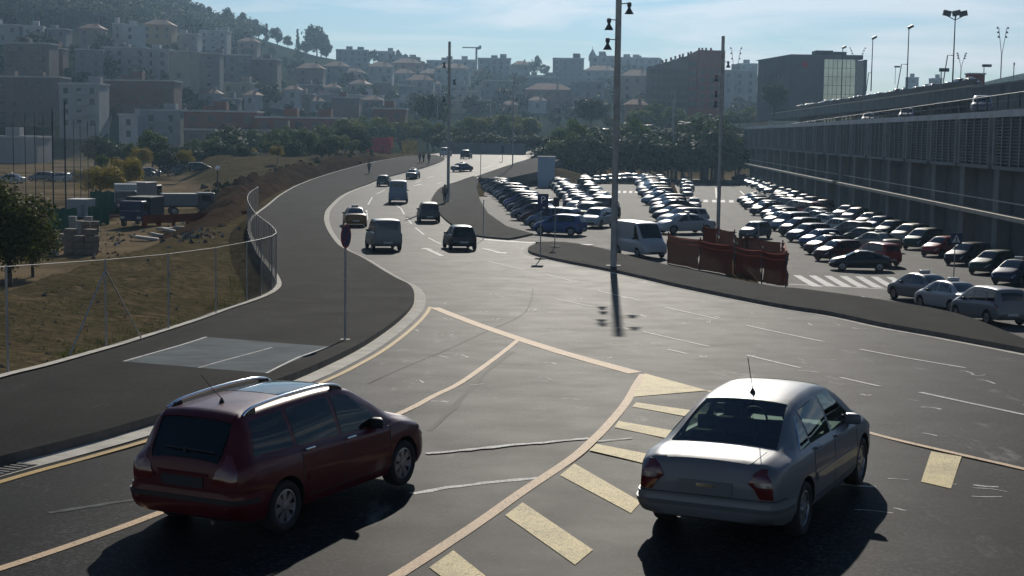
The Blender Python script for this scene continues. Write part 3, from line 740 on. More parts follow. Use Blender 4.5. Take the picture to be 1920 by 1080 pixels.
HATCH = Shape(wmax=.83,
 top=[(-1.90, .58), (-1.89, .76), (-1.84, .94), (-1.74, 1.16), (-1.62, 1.34), (-1.50, 1.42), (-1.2, 1.455), (-.5, 1.475), (0, 1.46), (.3, 1.40), (.7, 1.18), (1.0, 1.01), (1.2, .95), (1.5, .87), (1.75, .77), (1.86, .64), (1.90, .5)],
 belt=[(-1.90, .52), (-1.83, .84), (-1.6, .96), (-1, .93), (0, .89), (.9, .87), (1.2, .83), (1.55, .74), (1.78, .62), (1.90, .45)],
 bot=[(-1.90, .34), (-1.75, .24), (1.6, .2), (1.90, .28)],
 wm=[(-1.90, .58), (-1.85, .71), (-1.72, .78), (-1.4, .815), (0, .83), (1.2, .82), (1.55, .78), (1.78, .66), (1.90, .46)],
 wr=[(-1.90, .46), (-1.75, .58), (-1.4, .57), (0, .555), (.3, .56), (1.0, .66), (1.4, .64), (1.75, .5), (1.90, .34)])
MPV = Shape(wmax=.89,
 top=[(-2.08, .64), (-2.06, .84), (-2.0, 1.1), (-1.92, 1.40), (-1.82, 1.56), (-1.6, 1.615), (-.6, 1.66), (.1, 1.64), (.5, 1.54), (1.0, 1.26), (1.3, 1.09), (1.5, 1.03), (1.8, .92), (2.0, .78), (2.08, .6)],
 belt=[(-2.08, .58), (-1.98, .92), (-1.6, 1.03), (0, .98), (1.2, .95), (1.6, .87), (1.9, .74), (2.08, .52)],
 bot=[(-2.08, .38), (-1.9, .26), (1.8, .22), (2.08, .32)],
 wm=[(-2.08, .66), (-2.02, .78), (-1.85, .85), (0, .89), (1.4, .88), (1.75, .83), (1.98, .70), (2.08, .5)],
 wr=[(-2.08, .56), (-1.9, .66), (-1.5, .65), (.3, .63), (1.2, .73), (1.6, .71), (1.9, .58), (2.08, .4)])
VAN = Shape(wmax=.87,
 top=[(-2.06, .60), (-2.05, .95), (-2.03, 1.30), (-1.99, 1.62), (-1.93, 1.74), (-1.8, 1.79), (-.6, 1.82), (.2, 1.79), (.5, 1.70), (.85, 1.42), (1.15, 1.16), (1.35, 1.07), (1.7, .95), (1.95, .80), (2.06, .6)],
 belt=[(-2.06, .54), (-2.03, .98), (-1.8, 1.07), (0, 1.04), (1.1, .98), (1.5, .9), (1.85, .74), (2.06, .52)],
 bot=[(-2.06, .38), (-1.9, .27), (1.8, .22), (2.06, .3)],
 wm=[(-2.06, .74), (-2.02, .82), (-1.9, .855), (0, .87), (1.4, .86), (1.75, .81), (1.98, .68), (2.06, .5)],
 wr=[(-2.06, .66), (-1.95, .73), (0, .70), (.4, .69), (1.1, .74), (1.6, .70), (1.9, .56), (2.06, .4)])
BIGVAN = Shape(wmax=1.0,
 top=[(-2.50, .70), (-2.49, 1.2), (-2.47, 1.8), (-2.43, 2.18), (-2.35, 2.32), (-2.1, 2.36), (.6, 2.36), (.95, 2.28), (1.25, 2.02), (1.65, 1.50), (1.85, 1.30), (2.1, 1.16), (2.35, .98), (2.46, .8), (2.50, .6)],
 belt=[(-2.50, .62), (-2.47, 1.1), (-2.2, 1.22), (1.2, 1.20), (1.8, 1.08), (2.2, .92), (2.50, .52)],
 bot=[(-2.50, .42), (-2.3, .32), (2.2, .28), (2.50, .36)],
 wm=[(-2.50, .88), (-2.46, .95), (-2.3, .985), (0, 1.0), (1.7, .98), (2.2, .90), (2.42, .76), (2.50, .6)],
 wr=[(-2.50, .80), (-2.4, .88), (0, .86), (.9, .84), (1.6, .82), (2.1, .74), (2.50, .5)])
COUPE = Shape(wmax=.86,
 top=[(-2.0, .58), (-1.98, .75), (-1.9, .88), (-1.7, .95), (-1.3, 1.08), (-.8, 1.24), (-.3, 1.32), (.1, 1.32), (.4, 1.23), (.8, 1.03), (1.05, .93), (1.4, .85), (1.8, .72), (1.95, .60), (2.0, .48)],
 belt=[(-2.0, .52), (-1.9, .78), (-1.5, .86), (0, .84), (1.0, .80), (1.5, .70), (1.85, .58), (2.0, .44)],
 bot=[(-2.0, .32), (-1.8, .22), (1.7, .18), (2.0, .26)],
 wm=[(-2.0, .60), (-1.93, .73), (-1.75, .80), (0, .86), (1.3, .85), (1.7, .77), (1.9, .64), (2.0, .46)],
 wr=[(-2.0, .48), (-1.7, .62), (-1.0, .58), (-.3, .54), (.3, .55), (.9, .66), (1.4, .64), (1.85, .5), (2.0, .34)])
# window layouts: side windows (x0, x1, front slant, rear slant); rear window (low x, roof x, u low, u top); windscreen; wheels (rear x, front x, radius)
LAY = {
 'estate': (ESTATE, [(-1.86, -1.10, .0, .12), (-1.02, -.14, .0, .0), (-.05, .98, .66, .0)], (-2.165, -1.885, .93, .90), (1.24, .42, .93, .90), (-1.35, 1.36, .315), .62),
 'saloon': (SALOON, [(-1.40, -.98, .0, .38), (-.94, -.06, .0, .10), (.03, 1.08, .62, .0)], (-1.70, -.86, .93, .90), (1.38, .50, .93, .90), (-1.375, 1.375, .315), .7),
 'hatchback': (HATCH, [(-1.52, -.98, .0, .16), (-.92, -.12, .0, .0), (-.04, .84, .58, .0)], (-1.84, -1.60, .88, .88), (.98, .26, .92, .9), (-1.20, 1.22, .29), .5),
 'people carrier': (MPV, [(-1.80, -1.15, .0, .08), (-1.08, -.15, .0, .0), (-.06, 1.05, .68, .0)], (-2.00, -1.90, .88, .88), (1.34, .46, .93, .9), (-1.34, 1.32, .32), .66),
 'small van': (VAN, [(-1.75, -.85, .0, .0), (-.78, .1, .0, .0), (.18, .98, .5, .0)], (-2.037, -1.99, .86, .86), (1.2, .48, .93, .9), (-1.33, 1.32, .31), .6),
 'van': (BIGVAN, [(.75, 1.62, .52, .0)], (-2.475, -2.44, .86, .86), (1.8, 1.02, .93, .92), (-1.55, 1.45, .33), .9),
 'coupe': (COUPE, [(-1.05, -.35, .0, .4), (-.28, .75, .6, .0)], (-1.45, -.75, .9, .86), (1.0, .38, .93, .9), (-1.2, 1.2, .30), .55)}
def make_car(kind, col, extras=True):
    """one complete vehicle standing at the origin"""
    S, sw, rw, ws, (xr, xf, wr_), mxx = LAY[kind]
    root = empty('car')
    b = S.body(); o = b.build('body', [PAINTS[col], BLK], root); weld(o.data); arches(S, xr, xf, wr_, o); finish(o)
    o.material_slots[0].link = 'OBJECT'; o.material_slots[0].material = PAINTS[col]
    for x0, x1, fr, rr in sw:
        for sg in (1, -1):
            w = sidewin(S, x0, x1, .006, sg, .07, .90, fr, rr).build('side_window', DGLASS, root)
    glass_top(S, *rw, .006).build('rear_window', DGLASS, root)
    glass_top(S, *ws, .006).build('windscreen', DGLASS, root)
    add_wheels(root, xr, xf, S.wmax-.10, wr_)
    e0, e1 = S.x0, S.x1
    lb = .66 if kind in ('estate', 'hatchback', 'people carrier', 'small van', 'van') else .45
    for sg in (1, -1):
        patch(lambda u, v, o_: S.low(u, v, o_, sg), lin(e0+.03, e0+.19, 5), lin(lb-.06, .98, 4), .008).build('tail_lamp', TAIL, root)
        patch(lambda u, v, o_: S.low(u, v, o_, sg), lin(e1-.30, e1-.05, 5), lin(.70, .98, 3), .008).build('headlamp', HEAD, root)
        m = put('mirror', mirror_mesh(sg, BLK), root); m.location = S.side(mxx, .02, -.02, sg)+Vector((0, 0, .05))
    if kind == 'van' or kind == 'small van':
        for sg in (1, -1):
            pass
    mb = MB(); mb.box(-.012, .0, -.26, .26, -.055, .055); mb.build('number_plate', PLATE, root, (e0-.004, 0, .5 if kind != 'coupe' else .46))
    mb = MB(); mb.box(0, .012, -.5, .5, -.10, .05); mb.build('grille', BLK, root, (e1-.004, 0, .42))
    return root
def recolor(root, col):
    for ch in root.children:
        if ch.name.startswith('body'): ch.material_slots[0].material = PAINTS[col]
PROTO = {}
def car(kind, col, loc, rz, label, group=None, name=None, sc=1.0, tilt=True):
    key = kind
    if key not in PROTO:
        r = make_car(kind, col); PROTO[key] = r
    else:
        r = copy_tree(PROTO[key]); recolor(r, col)
    cat = {'estate': 'car', 'saloon': 'car', 'hatchback': 'car', 'people carrier': 'car', 'small van': 'van', 'van': 'van', 'coupe': 'car'}[kind]
    r.name = name or ('van' if cat == 'van' else 'car')
    r.location = loc; r.rotation_euler = (0, 0, rz); r.scale = (sc, sc, sc)
    for k in ('label', 'category', 'group'):
        if k in r: del r[k]
    tag(r, label, cat, group)
    return r
def slope_rot(r, H):
    """lay the vehicle on the slope of the ground"""
    x, y = r.location.x, r.location.y; s_ = (H(x, y+1.5)-H(x, y-1.5))/3
    q = Matrix.Rotation(math.atan(s_), 4, 'X') @ Matrix.Rotation(r.rotation_euler.z, 4, 'Z')
    r.rotation_euler = q.to_euler()

# --- the two near cars, with fuller detail
def hero(kind, col, name, label):
    S, sw, rw, ws, (xr, xf, wr_), mxx = LAY[kind]
    root = empty(name, label=label, cat='car')
    o = S.body(110).build('body', [PAINTS[col], BLK, INT], root); weld(o.data); arches(S, xr, xf, wr_, o)
    # hollow out the cabin so that one sees in and through the glass
    tools = []
    for x0, x1, fr, rr in sw:
        for sg in (1, -1):
            mb = MB()
            lp = [S.side(x0+rr*t+(x1-fr*t-x0-rr*t)*u, .05+.87*t, .0, sg) for u, t in [(k/6, 0) for k in range(7)]+[(1, k/4) for k in range(1, 5)]+[(1-k/6, 1) for k in range(1, 7)]+[(0, 1-k/4) for k in range(1, 4)]]
            out = [p+Vector((0, sg*.05, .0)) for p in lp]; inn = [p-Vector((0, sg*.10, 0)) for p in lp]
            k = len(lp); mb.add(out+inn, [(i, (i+1) % k, k+(i+1) % k, k+i) for i in range(k)]+[tuple(range(k)), tuple(reversed(range(k, 2*k)))], 1)
            tools.append(mb.build('tool', [PAINTS[col], BLK]))
    for xa, xb, ua, ub in (rw, ws):
        mb = MB(); dx = xb-xa
        lp = [S.roof(xa+dx*u, v*(ua+(ub-ua)*u), 0) for u, v in [(0, -1+k/5) for k in range(11)]+[(k/5, 1) for k in range(1, 6)]+[(1, 1-k/5) for k in range(1, 11)]+[(1-k/5, -1) for k in range(1, 5)]]
        e = .02; nrm = (S.roof(xa+dx*.5, 0, 1)-S.roof(xa+dx*.5, 0, 0)).normalized()
        out = [p+nrm*.06 for p in lp]; inn = [p-nrm*.12 for p in lp]; k = len(lp)
        mb.add(out+inn, [(i, (i+1) % k, k+(i+1) % k, k+i) for i in range(k)]+[tuple(range(k)), tuple(reversed(range(k, 2*k)))], 1)
        tools.append(mb.build('tool', [PAINTS[col], BLK]))
    # the cabin void, a slightly smaller copy of the greenhouse
    mb = MB(); xs = lin(xa_ := min(rw[0], rw[1])+.10, ws[0]-.08, 30); rings = []
    for x in xs:
        lo, up, ro = S.sec(x); fl = .36; zt = ro[-1][1]-.045; be = lo[-1][1]
        if zt < be+.03:
            zt = max(fl+.25, zt)
        pr = [(0, fl), (lo[4][0]-.10, fl), (lo[4][0]-.09, min(be-.05, zt-.1)), (min(up[0][0], lo[4][0])-.06, min(be-.02, zt-.06)), (max(.2, up[2][0]-.05), min(up[2][1]-.01, zt-.03)), (max(.2, up[4][0]-.06), min(up[4][1]-.02, zt-.01)), (0, zt)]
        rings.append([(x, y, z) for y, z in pr]+[(x, -y, z) for y, z in reversed(pr[1:-1])])
    m = len(rings[0]); vs = [v for r in rings for v in r]; n = len(rings)
    mb.add(vs, [(i*m+j, (i+1)*m+j, (i+1)*m+(j+1) % m, i*m+(j+1) % m) for i in range(n-1) for j in range(m)]+[tuple(range(m)), tuple((n-1)*m+q for q in reversed(range(m)))], 2)
    tools.append(mb.build('tool', [PAINTS[col], BLK, INT]))
    cut(o, tools); finish(o, 40)
    for x0, x1, fr, rr in sw:
        for sg in (1, -1):
            def cn(u, v, o, x0=x0, x1=x1, fr=fr, rr=rr, sg=sg): return S.side(x0+rr*v+(x1-fr*v-x0-rr*v)*u, .04+.89*v, o, sg)
            q = [[cn(u, v, .004) for v in (0, 1)] for u in (0, 1)]
            patch(lambda u, v, o: (q[0][0]*(1-v)+q[0][1]*v)*(1-u)+(q[1][0]*(1-v)+q[1][1]*v)*u+Vector((0, sg*(.014*math.sin(math.pi*v)+o-.004), 0)), lin(0, 1, 6), lin(0, 1, 6), .004).build('side_window', GLASS, root)
    for nm_, (xa, xb, ua, ub) in (('rear_window', rw), ('windscreen', ws)):
        ruled(lambda u, v, o, xa=xa, xb=xb, ua=ua, ub=ub: S.roof(xa+(xb-xa)*u, v*(ua+(ub-ua)*u), o), 8, 12, .006).build(nm_, GLASS, root)
    # seats, wheel and shelf inside
    for x, ys_ in ((.15, (.36, -.36)), (-.75, (.40, 0, -.40))):
        for y in ys_:
            mb = MB(); mb.box(-.24, .28, -.24 if len(ys_) == 2 else -.2, .24 if len(ys_) == 2 else .2, .38, .56); mb.box(-.36, -.20, -.23 if len(ys_) == 2 else -.2, .23 if len(ys_) == 2 else .2, .5, 1.06); mb.box(-.36, -.27, -.12, .12, 1.08, 1.25)
            so = mb.build('seat', SEAT, root, (x, y, 0)); rounded(so.data, .03, 2)
    mb = MB(); pts = [Vector((.62+.07*math.sin(a), .36+.18*math.cos(a), .88+.17*math.sin(a))) for a in lin(0, 2*math.pi, 20)]; mb.tube(pts, .014, 6); mb.build('steering_wheel', BLK, root)
    mb = MB(); mb.box(.75, ws[0]-.12, -.66, .66, .70, .88); mb.build('dashboard', BLK, root)
    add_wheels(root, xr, xf, S.wmax-.115, wr_, .205, 7 if kind == 'estate' else 9)
    for sg in (1, -1):
        m = put('mirror', rounded(mirror_mesh(sg, BLK if kind == 'estate' else PAINTS[col]), .02, 2), root); m.location = S.side(mxx+.08, .0, -.03, sg)+Vector((0, 0, .07)); m.scale = (1.15, 1.15, 1.2)
    # doors as panels with fine shut lines, handles and rubbing strips
    dl = [(-1.00, -.10), (-.085, 1.00)]
    for sg in (1, -1):
        for i, (a, b) in enumerate(dl):
            def fd(u, v, o_, a=a, b=b):
                lo_ = .04; x = a+(b-a)*u
                cx = xr+wr_+.10 if i == 0 else None
                if i == 0: x = max(x, xr+math.sqrt(max(0, (wr_+.09)**2-max(0, (.2+.7*v*.75)-wr_)**2)))
                return S.low(x, lo_+(.985-lo_)*v, o_, sg)
            d = patch(fd, lin(0, 1, 14), lin(0, 1, 14), .0022, 0, .003).build('door', PAINTS[col], root)
            mb = MB(); mb.box(-.10, .10, -.018, .022, -.018, .018); hx = a+.16
            h = mb.build('handle', CHR if kind == 'estate' else PAINTS[col], d); rounded(h.data, .012, 3); h.location = S.low(hx, .90, .02, sg)
        patch(lambda u, v, o_: S.low(u, v, o_, sg), lin(xr+wr_+.12, xf-wr_-.10, 8), lin(.30, .42, 2), .014).build('rubbing_strip', PAINTS[col], root)
        for x in (-1.012, -.098, 1.004):
            zt0 = .30 if x < -1 else .04
            patch(lambda u, v, o_: S.low(u, v, o_, sg), [x, x+.013], lin(zt0, .985, 14), .004, 0, .003).build('shut_line', BLK, root)
        patch(lambda u, v, o_: S.low(u, v, o_, sg), lin(xr+wr_+.12, 1.0, 10), lin(.035, .055, 1), .004, 0, .003).build('shut_line', BLK, root)
        patch(lambda u, v, o_: S.low(u, v, o_, sg), lin(S.x1-.42, S.x1-.08, 8), lin(.66, .97, 4), .008).build('headlamp', HEAD, root)
    return root, S
def mesh_glassy(): pass
red, SR = hero('estate', 'dark red', 'estate_car', 'dark red estate car with silver roof rails and glass sunroof, driving away')
for sg in (1, -1):
    mb = MB()
    pts = [SR.roof(x, sg*.985, h) for x, h in ((-1.78, .005), (-1.70, .035), (-1.5, .062), (-.9, .075), (-.2, .072), (.16, .045), (.30, .004))]
    mb.tube(catmull(pts, 5), .021, 10); rail = mb.build('roof_rail', CHR, red)
    for x in (-1.62, .14):
        mb = MB(); p = SR.roof(x, sg*.985, .018); mb.box(-.08, .08, -.02, .02, -.03, .03); mb.build('rail_foot', BLK, rail, p)
    def lampf(u, v, o_, sg=sg):
        z = .70+.36*v; k0, k1 = (.245, .365) if v < .6 else (.245, .34)
        k = k0+(k1-k0)*u; p = SR.wrap(-1.80, z, o_, k)
        return Vector((p.x, p.y*sg, p.z))
    lampt = patch(lampf, lin(0, 1, 9), lin(0, 1, 6), .014).build('tail_lamp', TAIL, red)
patch(lambda u, v, o_: SR.roof(u, v, o_), lin(-.78, .32, 8), lin(-.84, .84, 8), .005).build('sunroof', mat('sunroof_glass', (.10, .12, .12), .04, spec=.8), red)
patch(lambda u, v, o_: SR.roof(u, v, o_), lin(-1.90, -1.845, 3), lin(-.16, .16, 4), .008).build('brake_lamp', RED3, red)
mb = MB(); b0 = SR.roof(-1.45, 0, 0); mb.lathe([(.035, 0), (.03, .015), (.012, .05), (.006, .06)], 10, 0, Matrix.Translation(b0)); mb.tube([b0+Vector((0, 0, .05)), b0+Vector((-.20, 0, .22)), b0+Vector((-.38, 0, .40))], .005, 6); mb.build('aerial', BLK, red)
mb = MB(); mb.box(-.02, .03, -.02, .02, -.02, .02); mb.tube([(0, -.42, 0), (0, .30, .02)], .012, 6); wiper = mb.build('rear_wiper', BLK, red); wiper.location = SR.roof(-2.125, 0, .02)
mb = MB(); mb.box(-.01, .0, -.36, .36, -.02, .02); t = mb.build('tailgate_trim', CHR, red); t.location = (-2.205, 0, .82); t.data.materials[0] = PAINTS['dark red']
patch(lambda u, v, o_: SR.wrap(-1.78, .33+.30*v, o_-.03*(1-math.sin(math.pi*min(1, v*1.15)))*.6, .02+.96*u), lin(0, 1, 44), lin(0, 1, 6), .036).build('bumper', PAINTS['dark red'], red)
patch(lambda u, v, o_: SR.wrap(-1.78, .50+.055*v, o_, .06+.88*u), lin(0, 1, 44), lin(0, 1, 1), .045).build('bumper_strip', BLK, red)
patch(lambda u, v, o_: SR.roof(u, v, o_), lin(-1.92, -1.80, 4), lin(-.90, .90, 8), .022, 0, .0).build('spoiler', PAINTS['dark red'], red)
patch(lambda u, v, o_: Vector((SR.x0-.006-o_, v, u)), lin(.66, .78, 2), lin(-.30, .30, 4), .008).build('plate_recess', PAINTS['dark grey'], red)
mb = MB(); mb.tube([(-2.24, -.45, .27), (-2.05, -.45, .27)], .028, 10); mb.build('exhaust_pipe', mat('exhaust_steel', (.2, .19, .18), .4, metal=.9), red)

sil, SS = hero('saloon', 'silver', 'saloon_car', 'silver saloon car seen from behind, crossing the yellow hatched markings')
for sg in (1, -1):
    def lampg(u, v, o_, sg=sg):
        z = .60+.33*v; k = (.25+.01*v)+(.105-.03*abs(v-.25))*u; p = SS.wrap(-1.90, z, o_, k); return Vector((p.x, p.y*sg, p.z))
    lo = patch(lampg, lin(0, 1, 9), lin(0, 1, 6), .014).build('tail_lamp', TAIL, sil)
    patch(lambda u, v, o_: lampg(.12+.7*u, .40+.17*v, o_), lin(0, 1, 9), lin(0, 1, 2), .018).build('lamp_lens', TAILC, lo)
patch(lambda u, v, o_: SS.wrap(-1.78, .33+.235*v, o_-.03*(1-math.sin(math.pi*min(1, v*1.15)))*.6, .02+.96*u), lin(0, 1, 44), lin(0, 1, 6), .038).build('bumper', PAINTS['silver'], sil)
patch(lambda u, v, o_: SS.wrap(-1.78, .445+.045*v, o_, .05+.90*u), lin(0, 1, 44), lin(0, 1, 1), .046).build('bumper_strip', PAINTS['grey'], sil)
patch(lambda u, v, o_: Vector((SS.x0-.004-o_, v, u)), lin(.60, .745, 2), lin(-.30, .30, 4), .008).build('plate_recess', PAINTS['silver'], sil)
mb = patch(lambda u, v, o_: SS.roof(u, v, o_), lin(-2.255, -1.80, 10), lin(-.80, .80, 10), .004, 0, .004); mb.build('boot_lid', PAINTS['silver'], sil)
mb = MB(); b0 = SS.roof(-.62, 0, 0); mb.lathe([(.035, 0), (.03, .02), (.012, .05), (.006, .06)], 10, 0, Matrix.Translation(b0)); mb.tube([b0+Vector((0, 0, .05)), b0+Vector((-.10, 0, .22)), b0+Vector((-.22, 0, .46))], .005, 6); mb.build('aerial', BLK, sil)
patch(lambda u, v, o_: SS.wrap(-1.78, .575+.012*v, o_, .10+.80*u), lin(0, 1, 40), lin(0, 1, 1), .006, 0, .003).build('shut_line', BLK, sil)
mb = MB(); mb.box(-.01, .0, -.10, .10, -.018, .018); mb.build('boot_handle', CHR, sil, (-2.33, .0, .70))
# ------------------------------------------------------------------ place the near cars
for r_, x_, y_, a_, s_ in ((red, -2.70, 18.97, 1.101, .965), (sil, 3.25, 19.27, 1.124, 1.035)):
    r_.location = (x_, y_, hr(x_, y_)+.004); r_.scale = (s_, s_, s_*.975)
    r_.rotation_euler = (Matrix.Rotation(.011, 4, Vector((0.5, -1, 0))) @ Matrix.Rotation(a_, 4, 'Z')).to_euler()
# ------------------------------------------------------------------ vehicles on the road and in the car parks
ORD = 'first second third fourth fifth sixth seventh eighth ninth tenth eleventh twelfth thirteenth fourteenth fifteenth sixteenth seventeenth eighteenth nineteenth twentieth'.split()
ORD += ['twenty-'+w for w in ORD[:9]]+['thirtieth']+['thirty-'+w for w in ORD[:9]]
HALF = {k: (v[0].x1-v[0].x0)/2 for k, v in LAY.items()}
def drive(kind, col, px, py, deg, label, H=hr, group=None, sc=1.0, centre=False, name=None):
    p = at(px, py, H); a = R(deg)
    if not centre: p = p+Vector((math.cos(a), math.sin(a), 0))*HALF[kind]*sc*abs(math.sin(a))**.5*.95
    p.z = H(p.x, p.y)+.006
    r = car(kind, col, p, a, label, group, name, sc); slope_rot(r, H); return r
G1 = 'vehicles driving on the bending road'
drive('small van', 'silver', 727, 471, 103, 'white small van with twin rear doors, left of the black hatchback on the road', group=G1)
drive('hatchback', 'black', 870, 470, 101, 'small black hatchback at the lane arrows, beside the parking sign', group=G1, sc=.98)
drive('people carrier', 'dark grey', 806, 418, 97, 'dark people carrier just ahead of the black hatchback', group=G1, sc=.95)
taxi = drive('saloon', 'orange', 668, 426, 99, 'ochre and dark taxi with a roof sign, nearest the left gutter', group=G1, sc=.95)
mb = MB(); mb.box(-.12, .12, -.28, .28, .0, .16); t = mb.build('roof_sign', mat('roof_sign_white', (.5, .5, .48), .4), taxi, (-.2, 0, 1.49)); rounded(t.data, .04, 3)
drive('van', 'light blue', 746, 382, 93, 'tall pale van in the middle of the bend', group=G1, sc=.96)
drive('hatchback', 'dark grey', 717, 350, 88, 'dark small hatchback beside the far left gutter, ahead of the tall van', group=G1)
drive('saloon', 'grey', 770, 336, 84, 'grey saloon ahead of the tall van in the far bend', group=G1, sc=.92)
drive('saloon', 'dark blue', 853, 322, 52, 'dark blue car turning behind the tall lamp mast', group=G1, sc=.9)
drive('people carrier', 'black', 871, 298, 82, 'dark car far along the road, beyond the lamp mast', group=G1)
drive('small van', 'white', 832, 294, 80, 'white van beside the three pedestrians far along the road', group=G1)
drive('saloon', 'grey', 967, 284, 30, 'grey car crossing at the far road bend', group=G1)
drive('saloon', 'dark blue', 1012, 283, 200, 'dark car at the far bend where the ramp begins', group=G1)
cols = ['silver', 'grey', 'black', 'dark blue', 'dark grey', 'dark grey', 'black', 'blue', 'dark green', 'dark red', 'silver', 'dark grey', 'black', 'dark blue', 'grey', 'dark green']
kinds = ['hatchback', 'saloon', 'estate', 'hatchback', 'people carrier', 'hatchback', 'saloon']
random.seed(11)
def row(p0, p1, n, deg, H, where, group, first=(), jit=5, skip=(), flip=0, pal=None):
    """cars side by side between two picture points on the ground, near end first"""
    a, b = at(*p0, H), at(*p1, H)
    for i in range(n):
        if i in skip: continue
        t = i/(n-1); p = a+(b-a)*t; p.x += random.uniform(-.3, .3); p.y += random.uniform(-.3, .3)
        if i < len(first): k, c = first[i]
        else: k, c = random.choice(kinds), random.choice(pal or cols)
        dg = deg+random.uniform(-jit, jit)+(180 if random.random() < flip else 0)
        p.z = H(p.x, p.y)+.004
        nm = {'black': 'black', 'white': 'white'}.get(c, c)
        r = car(k, c, p, R(dg), f'{nm} {k}, {ORD[i]} from the near end of {where}'.replace(' from the near end of the', ' in the'), group, None, random.uniform(.96, 1.02)); slope_rot(r, H)
row((1050, 440), (926, 353), 20, 150, hL, 'the angled row beside the road', 'cars parked in the angled row beside the road',
    [('hatchback', 'blue'), ('people carrier', 'light blue'), ('hatchback', 'dark red'), ('saloon', 'silver'), ('people carrier', 'black'), ('estate', 'grey'), ('saloon', 'dark blue'), ('hatchback', 'blue'), ('estate', 'dark grey')])
row((1118, 426), (1044, 352), 17, 250, hL, 'the left half of the middle double row', 'cars in the left half of the middle double row',
    [('estate', 'white'), ('people carrier', 'dark green'), ('saloon', 'silver'), ('hatchback', 'grey'), ('saloon', 'white'), ('hatchback', 'dark red')])
row((1140, 408), (1094, 344), 15, 75, hL, 'the right half of the middle double row', 'cars in the right half of the middle double row',
    [('small van', 'grey'), ('people carrier', 'dark grey'), ('hatchback', 'blue'), ('saloon', 'silver'), ('hatchback', 'white')])
row((1282, 437), (1209, 341), 20, 205, hL, 'the row along the earth bank', 'cars in the row along the earth bank',
    [('saloon', 'white'), ('estate', 'white'), ('coupe', 'dark grey'), ('saloon', 'black'), ('hatchback', 'dark red'), ('hatchback', 'dark blue'), ('saloon', 'light blue'), ('coupe', 'silver'), ('hatchback', 'dark blue'), ('estate', 'dark grey')])
row((1243, 352), (1236, 338), 4, 250, hL, 'the short far column by the earth bank', 'cars in the short far column')
row((1121, 345), (1188, 341), 7, 265, hL, 'the cross row before the dark bushes', 'cars in the cross row before the bushes', jit=14)
row((1288, 371), (1286, 346), 5, 268, hR, 'the column below the earth bank', 'cars in the column below the earth bank', [('hatchback', 'silver'), ('saloon', 'white'), ('saloon', 'silver')])
row((1572, 489), (1409, 383), 14, 212, hR, 'the left half of the lower double row', 'cars in the left half of the lower double row',
    [('hatchback', 'dark red'), ('saloon', 'dark red'), ('hatchback', 'blue'), ('estate', 'dark blue'), ('people carrier', 'black'), ('small van', 'light blue'), ('saloon', 'silver'), ('people carrier', 'grey'), ('hatchback', 'dark green'), ('saloon', 'black')])
row((1640, 470), (1452, 382), 13, 118, hR, 'the right half of the lower double row', 'cars in the right half of the lower double row',
    [('saloon', 'beige'), ('hatchback', 'dark green'), ('people carrier', 'dark grey'), ('hatchback', 'white'), ('saloon', 'white'), ('saloon', 'silver'), ('estate', 'grey'), ('small van', 'red')])
row((1908, 532), (1585, 411), 11, 225, hR, 'the row along the garage wall', 'cars along the near garage wall',
    [('saloon', 'dark blue'), ('hatchback', 'dark green'), ('estate', 'black'), ('hatchback', 'red'), ('people carrier', 'dark green'), ('people carrier', 'beige'), ('estate', 'black'), ('hatchback', 'blue'), ('hatchback', 'dark grey'), ('people carrier', 'silver')])
DARKS = ['black', 'dark grey', 'dark blue', 'black', 'dark grey', 'dark green', 'dark red', 'grey']
row((1540, 397), (1384, 339), 15, 228, hR, 'the row along the far garage wall', 'cars along the far garage wall', pal=DARKS)
drive('coupe', 'black', 1612, 507, 172, 'black coupe crossing beside the zebra crossing', H=hR, centre=True, sc=1.0)
drive('people carrier', 'red', 1672, 500, 112, 'dark red people carrier seen from behind, beyond the black coupe', H=hR, sc=.95)
drive('hatchback', 'grey', 1415, 447, 235, 'lone grey hatchback left of the lower double row', H=hR, centre=True)
drive('saloon', 'silver', 1301, 394, 262, 'silver saloon driving alone beside the earth bank', H=hR, centre=True)
drive('saloon', 'silver', 1772, 572, 108, 'silver saloon nearest the zebra crossing sign, furthest of three', H=hR, name='parked_car')
drive('saloon', 'white', 1828, 590, 106, 'pale saloon in the middle of three by the island', H=hR, name='parked_car')
drive('people carrier', 'silver', 1896, 612, 104, 'silver people carrier nearest the island, closest of three', H=hR, name='parked_car')
# white van with an open side, parked at the island
v = at(1192, 485, hL)
r = car('van', 'white', v+Vector((.4, 1.9, 0)), R(292), 'white delivery van facing the island, beside the orange netting', None, 'van', .86); r.location.z = hL(v.x, v.y+2)
mb = MB(); mb.box(-.02, .02, -.55, .55, .45, 1.9); dd = mb.build('open_door', [PAINTS['white']], r, (-2.35, -1.0, 0)); dd.rotation_euler.z = R(60)

